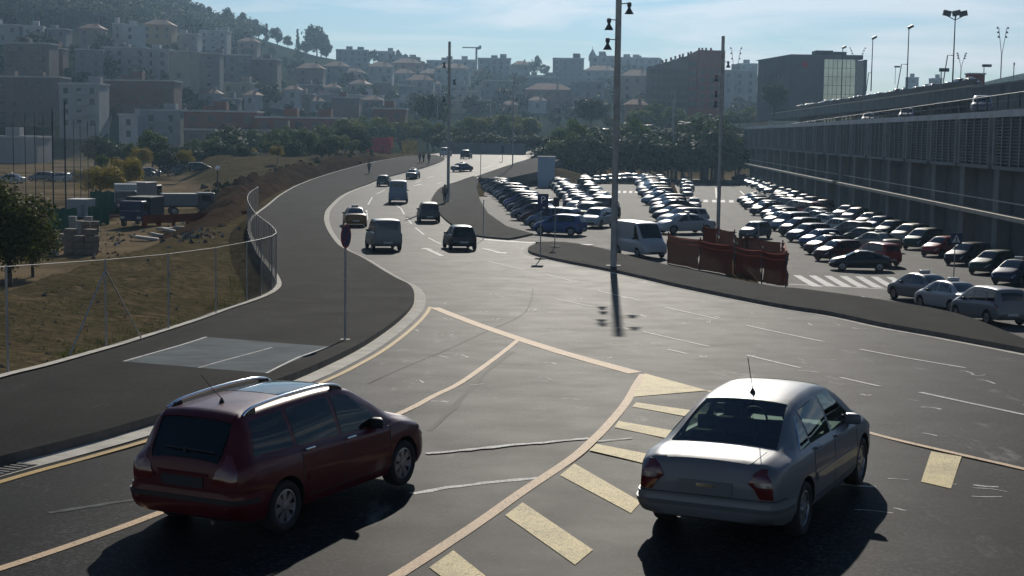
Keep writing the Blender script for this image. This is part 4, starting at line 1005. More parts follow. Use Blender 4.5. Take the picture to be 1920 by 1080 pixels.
# ------------------------------------------------------------------ lamp masts and signs
STEEL = mat('galvanised_steel', (.36, .35, .33), .55, metal=.25, var=.3, vscale=2); DSTEEL = mat('dark_steel', (.06, .065, .07), .5, metal=.5); LAMPG = mat('lamp_glass', (.5, .5, .48), .1)
def lampbell():
    mb = MB(); mb.lathe([(.02, .34), (.09, .33), (.12, .26), (.12, .14), (.075, .08), (.085, .0), (.235, -.26), (.25, -.28), (.22, -.27), (.02, -.22)], 14, 0)
    return mb.mesh('lamp_head', DSTEEL)
BELL = lampbell()
def mast(p, h, r0, lamps, label, bend=0.0):
    t = empty('lamp_mast', p, 0, label, 'lamp post', 'tall lamp masts with bell lamps')
    mb = MB(); mb.tube([(0, 0, 0), (0, 0, h*.55), (0, 0, h)], [r0, r0*.95, r0*.86], 12); mb.build('pole', STEEL, t)
    mb = MB(); mb.box(-r0*2.2, r0*2.2, -r0*2.2, r0*2.2, -.02, .05); mb.build('base_plate', CONC, t)
    for z, deg in lamps:
        a = R(deg); d = Vector((math.cos(a), math.sin(a), 0))
        l = put('lamp_head', BELL, t, d*.52+Vector((0, 0, z-.28))); l.scale = (.92, .92, .92)
        mb = MB(); mb.tube([d*r0*.6+Vector((0, 0, z-.05)), d*.52+Vector((0, 0, z-.02))], .028, 6); mb.build('arm', STEEL, t)
    return t
mast(at(1150, 505, hr)+Vector((0, 0, .15)), 16.6, .165, [(11.2, 190), (12.15, 205), (12.95, 0), (13.9, 185), (14.6, 200), (15.4, 10)], 'tall steel lamp mast on the traffic island, its top above the picture')
mast(at(840, 380, hr)+Vector((0, 0, .12)), 16.2, .16, [(10.7, 185), (12.4, 5), (14.1, 190)], 'tall lamp mast on the pavement beside a dark pedestrian')
mast(at(1346, 443, hR), 17.6, .17, [(11.9, 185), (12.8, 180), (14.2, 170), (15.4, 10)], 'tall lamp mast at the end of the earth bank')
mast(at(1258, 335, hL), 15.5, .14, [(11, 180), (12.5, 0), (13.6, 180), (9.5, 200)], 'left one of two close lamp masts behind the car park')
mast(at(1264, 337, hL)+Vector((0, 3, 0)), 17.5, .14, [(9.8, 0), (12, 180)], 'right one of two close lamp masts behind the car park')
mast(at(961, 312, hr), 15.5, .11, [(10, 180), (11.5, 0), (12.6, 180)], 'thin lamp mast on the far pavement by the road')
mast(at(820, 282, hr), 15.0, .11, [(10, 180), (12, 0), (13.5, 180)], 'thin lamp mast behind the three pedestrians')
def flat(pts, th, m, M_=None):
    mb = MB(); k = len(pts); mb.add([(x, -th/2, z) for x, z in pts]+[(x, th/2, z) for x, z in pts], [tuple(range(k)), tuple(reversed(range(k, 2*k)))]+[(i, k+i, k+(i+1) % k, (i+1) % k) for i in range(k)]); return mb
def disc(r, n=24): return [(r*math.cos(2*math.pi*i/n), r*math.sin(2*math.pi*i/n)) for i in range(n)]
SBLUE = mat('sign_blue', (.012, .022, .085), .45); SRED = mat('sign_red', (.22, .012, .02), .45); SWHT = mat('sign_white', (.62, .62, .62), .45); SBACK = mat('sign_back', (.06, .06, .062), .6)
def post(name, p, h, r0, label, cat, base=True):
    t = empty(name, p, 0, label, cat); mb = MB(); mb.tube([(0, 0, 0), (0, 0, h)], r0, 8); mb.build('post', STEEL, t)
    if base: mb = MB(); mb.lathe([(.001, .07), (.30, .05), (.32, 0)], 14); mb.build('base', mat('rubber_base', (.03, .03, .03), .8), t)
    return t
p = at(647, 637, hp); t = post('road_sign', p, 3.05, .032, 'blue round road sign with red rim, turned edge-on, on a tall post', 'road sign', False)
d = flat(disc(.31), .02, None).build('sign_disc', SRED, t, (.02, -.05, 2.72)); d.rotation_euler.z = R(72)
e_ = flat(disc(.25), .026, None).build('sign_face', SBLUE, d)
mb = MB(); mb.box(-.032, .032, -.016, .016, -.24, .24, 0, Matrix.Rotation(R(45), 4, 'Y')); mb.build('sign_bar', SRED, d)
mb = MB(); mb.box(-.12, .12, -.12, .12, -.01, .015); mb.build('base_plate', CONC, t)
def letter(s, size, m, parent, loc, rz=0):
    c = D.curves.new('letter', 'FONT'); c.body = s; c.size = size; c.extrude = .004; c.align_x = 'CENTER'; c.align_y = 'CENTER'
    o = D.objects.new('letter', c); COL.objects.link(o); bpy.context.view_layer.update()
    me = D.meshes.new_from_object(o.evaluated_get(bpy.context.evaluated_depsgraph_get())); D.objects.remove(o); D.curves.remove(c)
    me.materials.clear(); me.materials.append(m); q = put('letter', me, parent, loc); q.rotation_euler = (math.pi/2, 0, rz); return q
def panel(w, h): return [(-w/2, -h/2), (w/2, -h/2), (w/2, h/2), (-w/2, h/2)]
p = at(1013, 486, hr); t = post('parking_sign', p, 3.55, .03, 'dark blue parking sign with a white letter P on the island nose', 'road sign')
f_ = flat(panel(.60, .92), .02, None).build('sign_panel', SBLUE, t, (.1, -.05, 3.12)); letter('P', .58, SWHT, t, (.1, -.066, 3.22))
mb = MB(); mb.box(-.07, .07, -.004, .004, -.04, .04); mb.build('sign_mark', SWHT, t, (.16, -.063, 2.82))
p = at(1040, 468, hr)+Vector((0, 0, .15)); t = post('road_sign', p, 3.0, .028, 'smaller dark rectangular sign behind the parking sign', 'road sign', True)
flat(panel(.36, .58), .02, None).build('sign_panel', SBACK, t, (.05, -.05, 2.72)); flat(panel(.16, .3), .02, None).build('sign_face', SBLUE, t, (.05, -.062, 2.72))
p = at(1788, 524, hR); t = post('crossing_sign', p, 2.9, .035, 'blue square crossing sign with white triangle above parked silver cars', 'road sign', False)
flat(panel(.72, .72), .02, None).build('sign_panel', SBLUE, t, (.05, -.05, 2.55)); flat([(-.26, -.24), (.26, -.24), (0, .27)], .02, None).build('sign_triangle', SWHT, t, (.05, -.062, 2.55))
mb = MB(); mb.lathe([(.001, .16), (.05, .15), (.06, .08), (.03, .05)], 8); mb.tube([(0, 0, .06), (.01, 0, -.08)], .04, 6); mb.tube([(0, 0, -.06), (.10, 0, -.2)], .028, 6); mb.tube([(0, 0, -.06), (-.08, 0, -.2)], .028, 6); q_ = mb.build('walker_figure', SBACK, t, (.05, -.07, 2.5)); q_.scale = (1, .15, 1)
p = at(942, 303, hr); t = post('road_sign', p, 2.6, .05, 'dark round road sign pair on the far pavement', 'road sign', False)
for z in (2.5, 1.8): flat(disc(.34), .03, None).build('sign_disc', SBACK, t, (0, -.06, z))
p = at(906, 449, hr); t = post('marker_post', p, 2.6, .03, 'slim grey post beside the black hatchback', 'post', False); mb = MB(); mb.lathe([(.04, 0), (.03, .04), (.001, .06)], 8); mb.build('cap', STEEL, t, (0, 0, 2.6))
p = at(1422, 458, hR); t = post('marker_post', p, 1.4, .05, 'slim pale post in front of the lone grey hatchback', 'post', False); mb = MB(); mb.lathe([(.06, 0), (.05, .04), (.001, .06)], 8); mb.build('cap', STEEL, t, (0, 0, 1.4))
p = at(901, 334, hr); t = post('marker_post', p, 3.6, .05, 'slim post on the nose of the far pavement', 'post', False); mb = MB(); mb.lathe([(.06, 0), (.05, .04), (.001, .06)], 8); mb.build('cap', STEEL, t, (0, 0, 3.6))

# ------------------------------------------------------------------ left fence, posts standing in a low kerb
fx = catmull(F1, 2)
ribbon('kerb', offs([p for p in F1], -.10), .22, hp, .035, CONC)
fen = empty('wire_fence', (F1[6].x, F1[6].y, hr(0, F1[6].y)+.15), 0, 'wire mesh fence on thin steel posts along the pavement and bare earth', 'fence')
inv = Matrix.Translation(-fen.location)
NET = D.materials.new('wire_net'); NET.use_nodes = True; nb = NET.node_tree; bb = nb.nodes['Principled BSDF']; bb.inputs['Base Color'].default_value = (.12, .125, .13, 1); bb.inputs['Metallic'].default_value = .5; bb.inputs['Alpha'].default_value = .10
NET2 = NET.copy(); NET2.name = 'dense_net'; NET2.node_tree.nodes['Principled BSDF'].inputs['Alpha'].default_value = .50; NET2.node_tree.nodes['Principled BSDF'].inputs['Base Color'].default_value = (.05, .055, .06, 1)
bases = [at(x, y, hp) for x, y in ((-230, 766), (15, 700), (199, 651), (316, 617), (405, 588), (463, 566))]
for k in range(40):
    b_ = [p for p in F1 if p.y > bases[-1].y+(2.2 if bases[-1].y < 70 else 3.4)]
    if not b_ or bases[-1].y > 132: break
    q_ = b_[0]; bases.append(Vector((q_.x, q_.y, hp(0, q_.y))))
FH = 2.12
for i, b_ in enumerate(bases):
    mb = MB(); mb.tube([b_, b_+Vector((0, 0, FH))], .026 if b_.y < 45 else .022, 8); o = mb.build('fence_post', STEEL, fen); o.matrix_parent_inverse = inv
for i, (a_, b_) in enumerate(zip(bases, bases[1:])):
    far_ = a_.y > 51; mb = MB()
    mb.add([a_+Vector((0, 0, .05)), b_+Vector((0, 0, .05)), b_+Vector((0, 0, FH-.03)), a_+Vector((0, 0, FH-.03))], [(0, 1, 2, 3)]); o = mb.build('net_panel', NET2 if far_ else NET, fen); o.matrix_parent_inverse = inv
    mb = MB(); mb.tube([a_+Vector((0, 0, FH-.02)), b_+Vector((0, 0, FH-.02))], .008 if not far_ else .014, 6); o = mb.build('top_rail', DSTEEL, fen); o.matrix_parent_inverse = inv
b_ = bases[2]; up = b_+Vector((0, 0, FH*.88))
for q_ in (at(130, 668, hp), at(266, 636, hp)):
    mb = MB(); mb.tube([up, q_], .02, 6); o = mb.build('brace', STEEL, fen); o.matrix_parent_inverse = inv

# ------------------------------------------------------------------ orange site netting by the white van
NETO = D.materials.new('orange_netting'); NETO.use_nodes = True; nb = NETO.node_tree; bb = nb.nodes['Principled BSDF']; bb.inputs['Base Color'].default_value = (.15, .026, .012, 1); bb.inputs['Roughness'].default_value = .9; bb.inputs['Specular IOR Level'].default_value = .05; bb.inputs['Alpha'].default_value = .97
BARK = mat('orange_band', (.42, .07, .03), .8, spec=.05)
HS = lambda x, y: min(hL(x, y), -1.9)
def netting(px, label):
    pts = [at(x, y, HS) for x, y in px]; t = empty('site_netting', pts[0], 0, label, 'barrier'); iv = Matrix.Translation(-pts[0])
    for i, p in enumerate(pts):
        mb = MB(); mb.tube([p-Vector((0, 0, .3)), p+Vector((0, 0, 1.75))], .035, 6); o = mb.build('netting_post', DSTEEL, t); o.matrix_parent_inverse = iv
    for p, q in zip(pts, pts[1:]):
        mb = MB(); n = 8; z0 = .02
        row_ = [p+(q-p)*k/n for k in range(n+1)]; nrm = Vector((-(q-p).y, (q-p).x, 0)).normalized()
        vs = []
        for zz in (z0, .6, 1.1, 1.62): vs += [v+nrm*random.uniform(-.14, .14)+Vector((0, 0, zz-.08*math.sin(math.pi*k/n)*(zz > 1))) for k, v in enumerate(row_)]
        mb.add(vs, [(r_*(n+1)+k, r_*(n+1)+k+1, (r_+1)*(n+1)+k+1, (r_+1)*(n+1)+k) for r_ in range(3) for k in range(n)], 0, True); o = mb.build('net_panel', NETO, t); o.matrix_parent_inverse = iv
        for zz in (1.56, 1.30):
            mb = MB(); mb.tube([v+Vector((0, 0, zz-.08*math.sin(math.pi*k/n)))-nrm*.1 for k, v in enumerate(row_)], .028, 6); o = mb.build('top_band', BARK, t); o.matrix_parent_inverse = iv
netting([(1252, 493), (1312, 506), (1376, 518)], 'sagging orange site netting on posts in front of white cars')
netting([(1380, 521), (1428, 530), (1473, 538), (1466, 512), (1400, 498), (1378, 500)], 'taller box of orange site netting at the zebra end')
netting([(1376, 486), (1345, 478), (1318, 473)], 'low orange netting in front of the lamp mast')

# ------------------------------------------------------------------ people
def person(p, h, deg, shirt, trousers, hair, label, stride=.25):
    """one skinned body with clothing and hair"""
    s = h/1.72
    J = {'pelvis': (0, 0, .94), 'chest': (.02, 0, 1.28), 'neck': (.02, 0, 1.46), 'head': (.03, 0, 1.56), 'top': (.035, 0, 1.68),
         'hipL': (0, .09, .90), 'kneL': (stride*.6, .09, .50), 'ankL': (stride*.75, .09, .08), 'toeL': (stride*.75+.17, .10, .03),
         'hipR': (0, -.09, .90), 'kneR': (-stride*.1, -.09, .49), 'ankR': (-stride*1.0, -.09, .10), 'toeR': (-stride*1.0+.16, -.10, .03),
         'shL': (.02, .18, 1.40), 'elL': (-.08, .23, 1.13), 'wrL': (-.02, .22, .90), 'haL': (.02, .215, .80),
         'shR': (.02, -.18, 1.40), 'elR': (.0, -.23, 1.13), 'wrR': (.12, -.22, .93), 'haR': (.16, -.215, .84)}
    E_ = [('pelvis', 'chest'), ('chest', 'neck'), ('neck', 'head'), ('head', 'top'), ('pelvis', 'hipL'), ('hipL', 'kneL'), ('kneL', 'ankL'), ('ankL', 'toeL'), ('pelvis', 'hipR'), ('hipR', 'kneR'), ('kneR', 'ankR'), ('ankR', 'toeR'),
          ('chest', 'shL'), ('shL', 'elL'), ('elL', 'wrL'), ('wrL', 'haL'), ('chest', 'shR'), ('shR', 'elR'), ('elR', 'wrR'), ('wrR', 'haR')]
    rad = {'pelvis': .14, 'chest': .15, 'neck': .06, 'head': .10, 'top': .085, 'hip': .095, 'kne': .065, 'ank': .045, 'toe': .035, 'sh': .062, 'el': .047, 'wr': .034, 'ha': .035}
    def grow(name, keys, m, parent, f=1.0):
        ks = [k for k in J if k in keys]; ix = {k: i for i, k in enumerate(ks)}
        me = D.meshes.new(name); me.from_pydata([J[k] for k in ks], [(ix[a], ix[b]) for a, b in E_ if a in ix and b in ix], [])
        o = D.objects.new(name, me); COL.objects.link(o); o.modifiers.new('s', 'SKIN'); o.modifiers.new('d', 'SUBSURF').levels = 1
        for k in ks:
            rr = rad.get(k, rad.get(k[:-1], .05))*f; o.data.skin_vertices[0].data[ix[k]].radius = (rr, rr)
        o.data.skin_vertices[0].data[0].use_root = True
        bpy.context.view_layer.update(); m2 = D.meshes.new_from_object(o.evaluated_get(bpy.context.evaluated_depsgraph_get())); D.objects.remove(o); D.meshes.remove(me)
        m2.materials.append(m)
        for q in m2.polygons: q.use_smooth = True
        return put(name, m2, parent)
    t = empty('person', p, R(deg), label, 'person', 'pedestrians by the road'); t.scale = (s, s, s)
    grow('body', J.keys(), mat('skin', (.30, .19, .14), .6), t)
    grow('top_clothing', ('pelvis', 'chest', 'shL', 'elL', 'wrL', 'shR', 'elR', 'wrR'), shirt, t, 1.12)
    grow('trousers', ('pelvis', 'hipL', 'kneL', 'ankL', 'hipR', 'kneR', 'ankR'), trousers, t, 1.16)
    mb = MB(); mb.lathe([(.001, .145), (.06, .135), (.105, .08), (.118, .0), (.10, -.05)], 12); mb.build('hair', hair, t, (.015, 0, 1.60))
    mb = MB()
    for z_, w_ in ((1.585, .012), ): mb.box(.125, .14, -.05, -.025, z_-.01, z_+.01); mb.box(.125, .14, .025, .05, z_-.01, z_+.01)
    mb.box(.13, .155, -.012, .012, 1.53, 1.575); mb.build('face_features', mat('face_dark', (.06, .035, .03), .6), t)
    return t
DK = mat('dark_cloth', (.02, .021, .025), .9); NV = mat('navy_cloth', (.03, .035, .06), .9); GYC = mat('grey_cloth', (.09, .09, .09), .9); HA = mat('dark_hair', (.015, .011, .009), .8)
for px, py, h, dg, a_, b_, lab in ((692, 325, 1.75, 80, DK, NV, 'person in dark clothes walking alone on the far left pavement'), (787, 305, 1.7, 75, DK, DK, 'person in black walking, leftmost of the three far pedestrians'),
        (794, 304, 1.66, 80, NV, DK, 'person in navy walking, in the middle of three far pedestrians'), (804, 306, 1.74, 85, DK, GYC, 'person in dark top and grey trousers, rightmost of three'), (834, 381, 1.78, 265, DK, DK, 'person in black standing by the lamp mast at the kerb')):
    p = at(px, py, hp); person(p, h*1.04, dg, a_, b_, HA, lab)
# ------------------------------------------------------------------ parking garage on the right
GCON = mat('garage_concrete', (.17, .178, .175), .85, var=.3, vscale=.35, bump=.2, bscale=3)
GDK = mat('garage_shadow_wall', (.10, .11, .11), .9, var=.45, vscale=.3); GLIT = mat('sunlit_ledge_concrete', (.42, .37, .28), .8, var=.25, vscale=1.5)  # dark concrete has shade put into its colour, ledge concrete has sunlight
SLAT = mat('louver_slat', (.15, .16, .158), .7); FRM = mat('screen_frame', (.24, .25, .25), .75, var=.2, vscale=.8); CAPM = mat('lit_cap_pale_roof', (.55, .56, .55), .8, var=.15, vscale=.6)  # caps paler than the concrete, sunlight put into their colour; small roofs share it
DIRW = math.atan2(.9982, .0606)
ga = empty('parking_garage', (27.5, 0, 0), DIRW, 'long concrete parking garage with louvered bays along the car park', 'parking garage')
def gpart(name, mb, m, parent=None): return mb.build(name, m, parent or ga)
U0, U1 = 70.0, 305.0
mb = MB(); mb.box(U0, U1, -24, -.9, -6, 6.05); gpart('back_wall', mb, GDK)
bays = [109.9+10.61*k-3*10.61 for k in range(0, 22)]
seg = {}
for i, u in enumerate(bays):
    if u > U1-2: break
    mb = MB(); mb.box(u-.75, u+.75, -.898, .0, -5.4, 2.86); gpart('pilaster', mb, GCON)
    # louvered screen of the bay
    a, b = u+.55, u+10.61-.55
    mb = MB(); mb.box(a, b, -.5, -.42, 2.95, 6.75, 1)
    for k in range(14):
        z = 3.3+.225*k; mb.box(a+.02, b-.02, .26, .38, z, z+.10, 0, None)
    for k in range(5):
        x = a+.02+(b-a-.24)*k/4; mb.box(x, x+.20, .385, .46, 3.16, 6.48)
    mb.box(a, b, -.42, .48, 2.88, 3.14); mb.box(a, a+.08, -.42, .2, 3.16, 6.48); mb.box(b-.08, b, -.42, .2, 3.16, 6.48)
    for x in (a, b-.34): mb.box(x, x+.34, .205, .52, 3.145, 6.49, 2)
    for k in (1, 2, 3): x = a+.02+(b-a-.24)*k/4; mb.box(x-.03, x+.25, .465, .50, 3.145, 6.49, 2)
    lp = gpart('louver_screen', mb, [SLAT, GDK, FRM])
    mb = MB(); mb.box(a, b, -.42, .55, 6.50, 6.95); mb.build('cap', CAPM, lp)
for a, b in ((70, 181), (185, 305)):
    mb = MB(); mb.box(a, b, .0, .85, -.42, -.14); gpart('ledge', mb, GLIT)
    mb = MB(); mb.box(a+.5, b-.5, .02, .10, .62, .71)
    gpart('pipe_rail', mb, STEEL)
def dz_(u): return 7.12-.0086*(u-101)
mb = MB()
us = [70+5*i for i in range(47)]; vs = []
for u in us: vs += [(u, .1, dz_(u)), (u, -13.5, dz_(u)), (u, .1, dz_(u)-.9), (u, -13.5, dz_(u)-.9)]
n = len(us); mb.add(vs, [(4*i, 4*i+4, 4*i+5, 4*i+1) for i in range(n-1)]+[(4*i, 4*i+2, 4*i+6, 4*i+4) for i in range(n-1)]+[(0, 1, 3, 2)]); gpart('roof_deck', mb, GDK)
mb = MB()
rl = [(u, -.1, dz_(u)+1.05) for u in us]; mb.tube(rl, .045, 6); mb.tube([(x, y, z-.45) for x, y, z in rl], .03, 6); gpart('guard_rail', mb, DSTEEL)
for k in range(74):
    u = 72+3.0*k; mb = MB(); mb.box(u-.05, u+.05, -.16, -.04, dz_(u), dz_(u)+1.06); gpart('rail_post', mb, DSTEEL)
gM = ga.matrix_basis.copy() if ga.matrix_basis else None
GM = Matrix.Translation((27.5, 0, 0)) @ Matrix.Rotation(DIRW, 4, 'Z')
def gl(u, w, z): return GM @ Vector((u, w, z))
# upper deck behind, with its lamps
ud = empty('upper_deck', tuple(gl(180, -14.5, 0)), DIRW, 'higher road deck behind the garage roof, its edge beam lit along the top', 'road deck')
mb = MB(); 
for i in range(20):
    u = 170+11*i; pass
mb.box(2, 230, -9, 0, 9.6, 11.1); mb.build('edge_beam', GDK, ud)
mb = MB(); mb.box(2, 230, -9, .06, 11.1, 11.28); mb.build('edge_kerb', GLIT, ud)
mb = MB(); mb.box(2, 230, -.5, -.4, 11.28, 12.05); mb.build('guard_panel', mat('dark_guard', (.03, .034, .034), .8), ud)
for k in range(7):
    mb = MB(); mb.box(10+30*k, 11.2+30*k, -4, -3, -6, 9.6); mb.build('pier', GDK, ud)
bw = empty('ramp_wall', tuple(gl(180, -14.5, 0)), DIRW, 'dark solid ramp wall at the near end of the higher deck', 'wall')
mb = MB(); mb.box(-80, 1.9, -6, 0, 5.2, 10.9); mb.build('wall_face', GDK, bw); mb = MB(); mb.box(-80, 1.9, -6.1, .1, 10.9, 11.1); mb.build('coping', GCON, bw)
mb = MB(); mb.box(-80, 230, -40, -6.2, 10.7, 11.0); o = mb.build('road', ASPH, None, gl(180, -14.5, 0)); o.rotation_euler.z = DIRW; tag(o, kind='structure')
def deckcar(kind, col, px, Y, z, deg, lab, grp):
    p = atY(px, 190, Y); car(kind, col, (p.x, Y, z), R(deg), lab, grp)
for kind, col, px, u, lab in (('people carrier', 'silver', 1722, 128, 'silver people carrier on the garage roof, third from the near end'), ('saloon', 'white', 1805, 111, 'pale car on the garage roof behind the rail, beside the white lorry'),
        ('estate', 'silver', 1893, 98, 'silver estate car on the garage roof, nearest the viewer'), ('hatchback', 'grey', 1605, 160, 'grey hatchback on the garage roof, fourth from the near end'), ('saloon', 'grey', 1560, 183, 'grey saloon far along the garage roof'), ('hatchback', 'white', 1470, 235, 'white hatchback furthest along the garage roof')):
    p = gl(u, -3.0 if u > 90 else -2.6, dz_(u)+.01); car(kind, col, p, DIRW+R(168), lab, 'cars on the garage roof')
p = gl(108, -6.0, dz_(108)+.01); r = car('van', 'white', p, DIRW+R(160), 'white lorry on the garage roof, its cab above the rail', None, 'lorry', .85); r['category'] = 'lorry'
for k in range(26):
    u = 192+6.9*k; p = gl(u, -16.5-.3*(k % 3), 11.0)
    kd, cl = random.choice(kinds), random.choice(['silver', 'grey', 'dark blue', 'black', 'silver', 'dark grey', 'dark grey'])
    car(kd, cl, p, DIRW+R(random.choice([5, 175, 182])), f'{cl} {kd} behind the high deck edge, {ORD[k]} from its near end', 'cars on the higher deck')
def deck_lamp(px, Y, ytop, ybase, kind, label):
    b = atY(px, ybase+6, Y); tp = atY(px, ytop, Y); h = tp.z-b.z; t = empty('street_lamp', b, 0, label, 'lamp post')
    mb = MB(); mb.tube([(0, 0, 0), (0, 0, h)], .09, 8, r2=.06); mb.build('pole', DSTEEL, t)
    if kind == 'single':
        mb = MB(); mb.box(-.12, .58, -.28, .28, -.18, .18, 0, Matrix.Rotation(R(-28), 4, 'Y')); mb.build('lamp_head', DSTEEL, t, (0, 0, h))
    if kind == 'triple':
        for x, y in ((-.95, 0), (.0, -.4), (.95, .2)):
            mb = MB(); mb.box(-.42, .42, -.25, .25, -.3, .3); o = mb.build('lamp_head', DSTEEL, t, (x, y, h)); o.rotation_euler = (0, R(12 if x < 0 else -12), 0)
            mb = MB(); mb.tube([(0, 0, h-.75), (x, y, h-.28)], .05, 6); mb.build('arm', DSTEEL, t)
    return t, h
for px, Y, yt, yb, kd, dxb, lab in ((1577, 264, 90, 182, 'single', 0, 'shortest of three single-headed lamps on the high deck, before the office block'), (1633, 233, 72, 165, 'single', -7, 'middle of three single-headed lamps on the high deck'),
        (1700, 205, 52, 160, 'single', -14, 'tallest of three single-headed lamps on the high deck'), (1786, 178, 25, 150, 'triple', -14, 'tall lamp with three square heads on the high deck')):
    t, h = deck_lamp(px, Y, yt, yb, kd, lab)
    if dxb:
        s_ = Y/FPX; z2 = h*(.40 if dxb < -8 else .35)
        mb = MB(); mb.tube([(0, 0, z2), (dxb*.8*s_, 0, z2), (dxb*1.25*s_, 0, .0)], .06, 6); mb.build('brace', DSTEEL, t)
def vlamp(px, Y, ytop, ybase, spread, label):
    b = atY(px, ybase, Y); h = atY(px, ytop, Y).z-b.z; t = empty('forked_lamp', b, 0, label, 'lamp post', 'forked lamp posts on the skyline'); z0 = h*.46; w = spread/FPX*Y/2
    mb = MB(); mb.tube([(0, 0, 0), (0, 0, z0)], .09, 8); mb.build('pole', STEEL, t)
    for sg in (-1, 1):
        mb = MB(); mb.tube([(0, 0, z0), (sg*w, 0, h)], .05, 6); mb.build('arm', STEEL, t)
        for k in range(3):
            q = Vector((sg*w, 0, h))*(1-.16*k)+Vector((0, 0, z0))*(.16*k); mb = MB(); mb.lathe([(.02, .2), (.10, .1), (.20, -.14), (.02, -.1)], 8); mb.build('lamp_head', DSTEEL, t, q+Vector((sg*.18, 0, 0)))
vlamp(1377, 330, 90, 205, 17, 'forked lamp between the brick block and the office'); vlamp(1606, 400, 90, 150, 26, 'forked lamp rising behind the glass office front')
vlamp(1801, 300, 100, 152, 13, 'small forked lamp beside the red kiosk'); vlamp(1876, 250, 52, 150, 15, 'tallest forked lamp, at the ramp wall')
vlamp(932, 400, 118, 205, 13, 'forked lamp before the hillside town, left of the tall mast'); vlamp(1262, 420, 175, 240, 10, 'forked lamp on the ramp behind the dark bushes')
def small_post(px, Y, yt, yb, w, label):
    b = atY(px, yb, Y); h = atY(px, yt, Y).z-b.z; t = empty('floodlight', b, 0, label, 'lamp post'); mb = MB(); mb.tube([(0, 0, 0), (0, 0, h)], .07, 6); mb.build('pole', STEEL, t)
    mb = MB(); mb.box(-w/2, w/2, -.2, .2, -.22, .22); mb.build('lamp_head', DSTEEL, t, (w*.3, 0, h)); return t
small_post(1844, 260, 123, 152, 1.5, 'flat-headed lamp beside the red kiosk'); small_post(1678, 420, 125, 158, 1.5, 'distant twin-headed lamp left of the tallest deck lamp'); small_post(1763, 200, 131, 180, 1.2, 'short lamp in front of the three-headed lamp')
small_post(1900, 240, 120, 150, .1, 'bare thin post at the ramp wall')
kp = atY(1828, 152, 240); ki = empty('kiosk', kp, 0, 'red kiosk with a pale flat roof above the ramp wall', 'kiosk')
mb = MB(); mb.box(-1.2, 1.2, -1, 1, -.6, 1.0); mb.build('wall', mat('kiosk_red', (.18, .02, .02), .6), ki); mb = MB(); mb.box(-1.35, 1.35, -1.15, 1.15, 1.0, 1.2); mb.build('roof', CAPM, ki)
# ramp climbing to the right behind the bushes
rp_ = [(1000, 289, 310), (1040, 277, 330), (1080, 267, 345), (1110, 260, 355), (1150, 254, 365), (1200, 249, 375), (1250, 245, 385), (1320, 240, 395), (1380, 236, 402), (1440, 232, 410)]
cp_ = [atY(*q) for q in rp_]
mb = MB(); vs = []
for p in cp_: vs += [p+Vector((0, 0, .0)), p+Vector((-1.5, 9, .25))]
mb.add(vs, [(2*i, 2*i+1, 2*i+3, 2*i+2) for i in range(len(cp_)-1)]); tag(mb.build('road', LOTA), kind='structure')
pw = empty('ramp_parapet', cp_[5], 0, 'pale concrete parapet of the climbing ramp behind the bushes', 'parapet'); iv = Matrix.Translation(-cp_[5])
for i, (a, b) in enumerate(zip(cp_[4:], cp_[5:])):
    mb = MB(); d = Vector((0, -.25, 0)); mb.add([a+d-Vector((0, 0, 1.6)), b+d-Vector((0, 0, 1.6)), b+d+Vector((0, 0, .6)), a+d+Vector((0, 0, .6)), a+Vector((0, .1, .6)), b+Vector((0, .1, .6))], [(0, 1, 2, 3), (3, 2, 5, 4)]); o = mb.build('wall_panel', mat('ramp_concrete', (.55, .51, .43), .8, var=.15, vscale=.6), pw); o.matrix_parent_inverse = iv
for k, (px, Y, c) in enumerate(((1062, 342, 'dark blue'), (1088, 350, 'black'), (1108, 358, 'silver'), (1140, 366, 'grey'), (1206, 380, 'silver'), (1222, 383, 'dark grey'), (1045, 336, 'white'))):
    p = atY(px, 300, Y); z = interp(sorted((q.x/q.y, q.z) for q in cp_), p.x/Y)+.25
    car(kinds[k % 7], c, (p.x, Y+3, z), R(8), f'{c} car on the climbing ramp, ' + ['second', 'third', 'fourth', 'fifth', 'sixth', 'furthest', 'nearest'][k]+' along the queue', 'cars queueing on the ramp')
# pale retaining wall, kiosk cabinet and hoardings beyond the bend
a, b = atY(825, 284, 345), atY(985, 281, 345); mb = MB(); mb.box(0, (b-a).length, 0, .5, -1.5, 2.0); tag(mb.build('retaining_wall', mat('grey_wall', (.16, .165, .165), .85, var=.2, vscale=.4), None, a), 'long low grey retaining wall behind the far road bend', 'wall')
kb = atY(1024, 331, 236); ca = empty('cabin', kb, 0, 'pale blue-grey box cabin at the back of the car park', 'cabin')
mb = MB(); mb.box(-1.28, 1.28, -1.2, 1.2, -1.6, 2.95); mb.build('wall', mat('cabin_paint', (.34, .42, .50), .6, var=.1), ca); mb = MB(); mb.box(-1.36, 1.36, -1.28, 1.28, 2.95, 3.08); mb.build('roof', CAPM, ca)
for px0, px1, y0, y1, c, lab in ((686, 708, 258, 285, (.50, .05, .07), 'left red hoarding panel beyond the far pavement'), (708, 733, 258, 288, (.52, .06, .07), 'right red hoarding panel beyond the far pavement'), (724, 737, 257, 277, (.55, .16, .07), 'small orange hoarding panel beside the red ones'), (753, 783, 264, 289, (.58, .34, .05), 'yellow hoarding panel left of the far lamp mast')):
    Y = 338 if c[1] != .16 else 342; p = atY((px0+px1)/2, y1, Y); w = (px1-px0)/FPX*Y; h = (y1-y0)/FPX*Y; t = empty('hoarding', p, 0, lab, 'hoarding', 'hoardings beyond the far pavement')
    flat(panel(w, h), .1, None).build('panel', mat('hoarding_%d' % px0, c, .6, var=.5, vscale=1.2), t, (0, 0, h/2))
    for sg in (-1, 1): mb = MB(); mb.box(-.06, .06, .06, .18, -2.5, h); mb.build('leg', DSTEEL, t, (sg*w*.4, 0, 0))

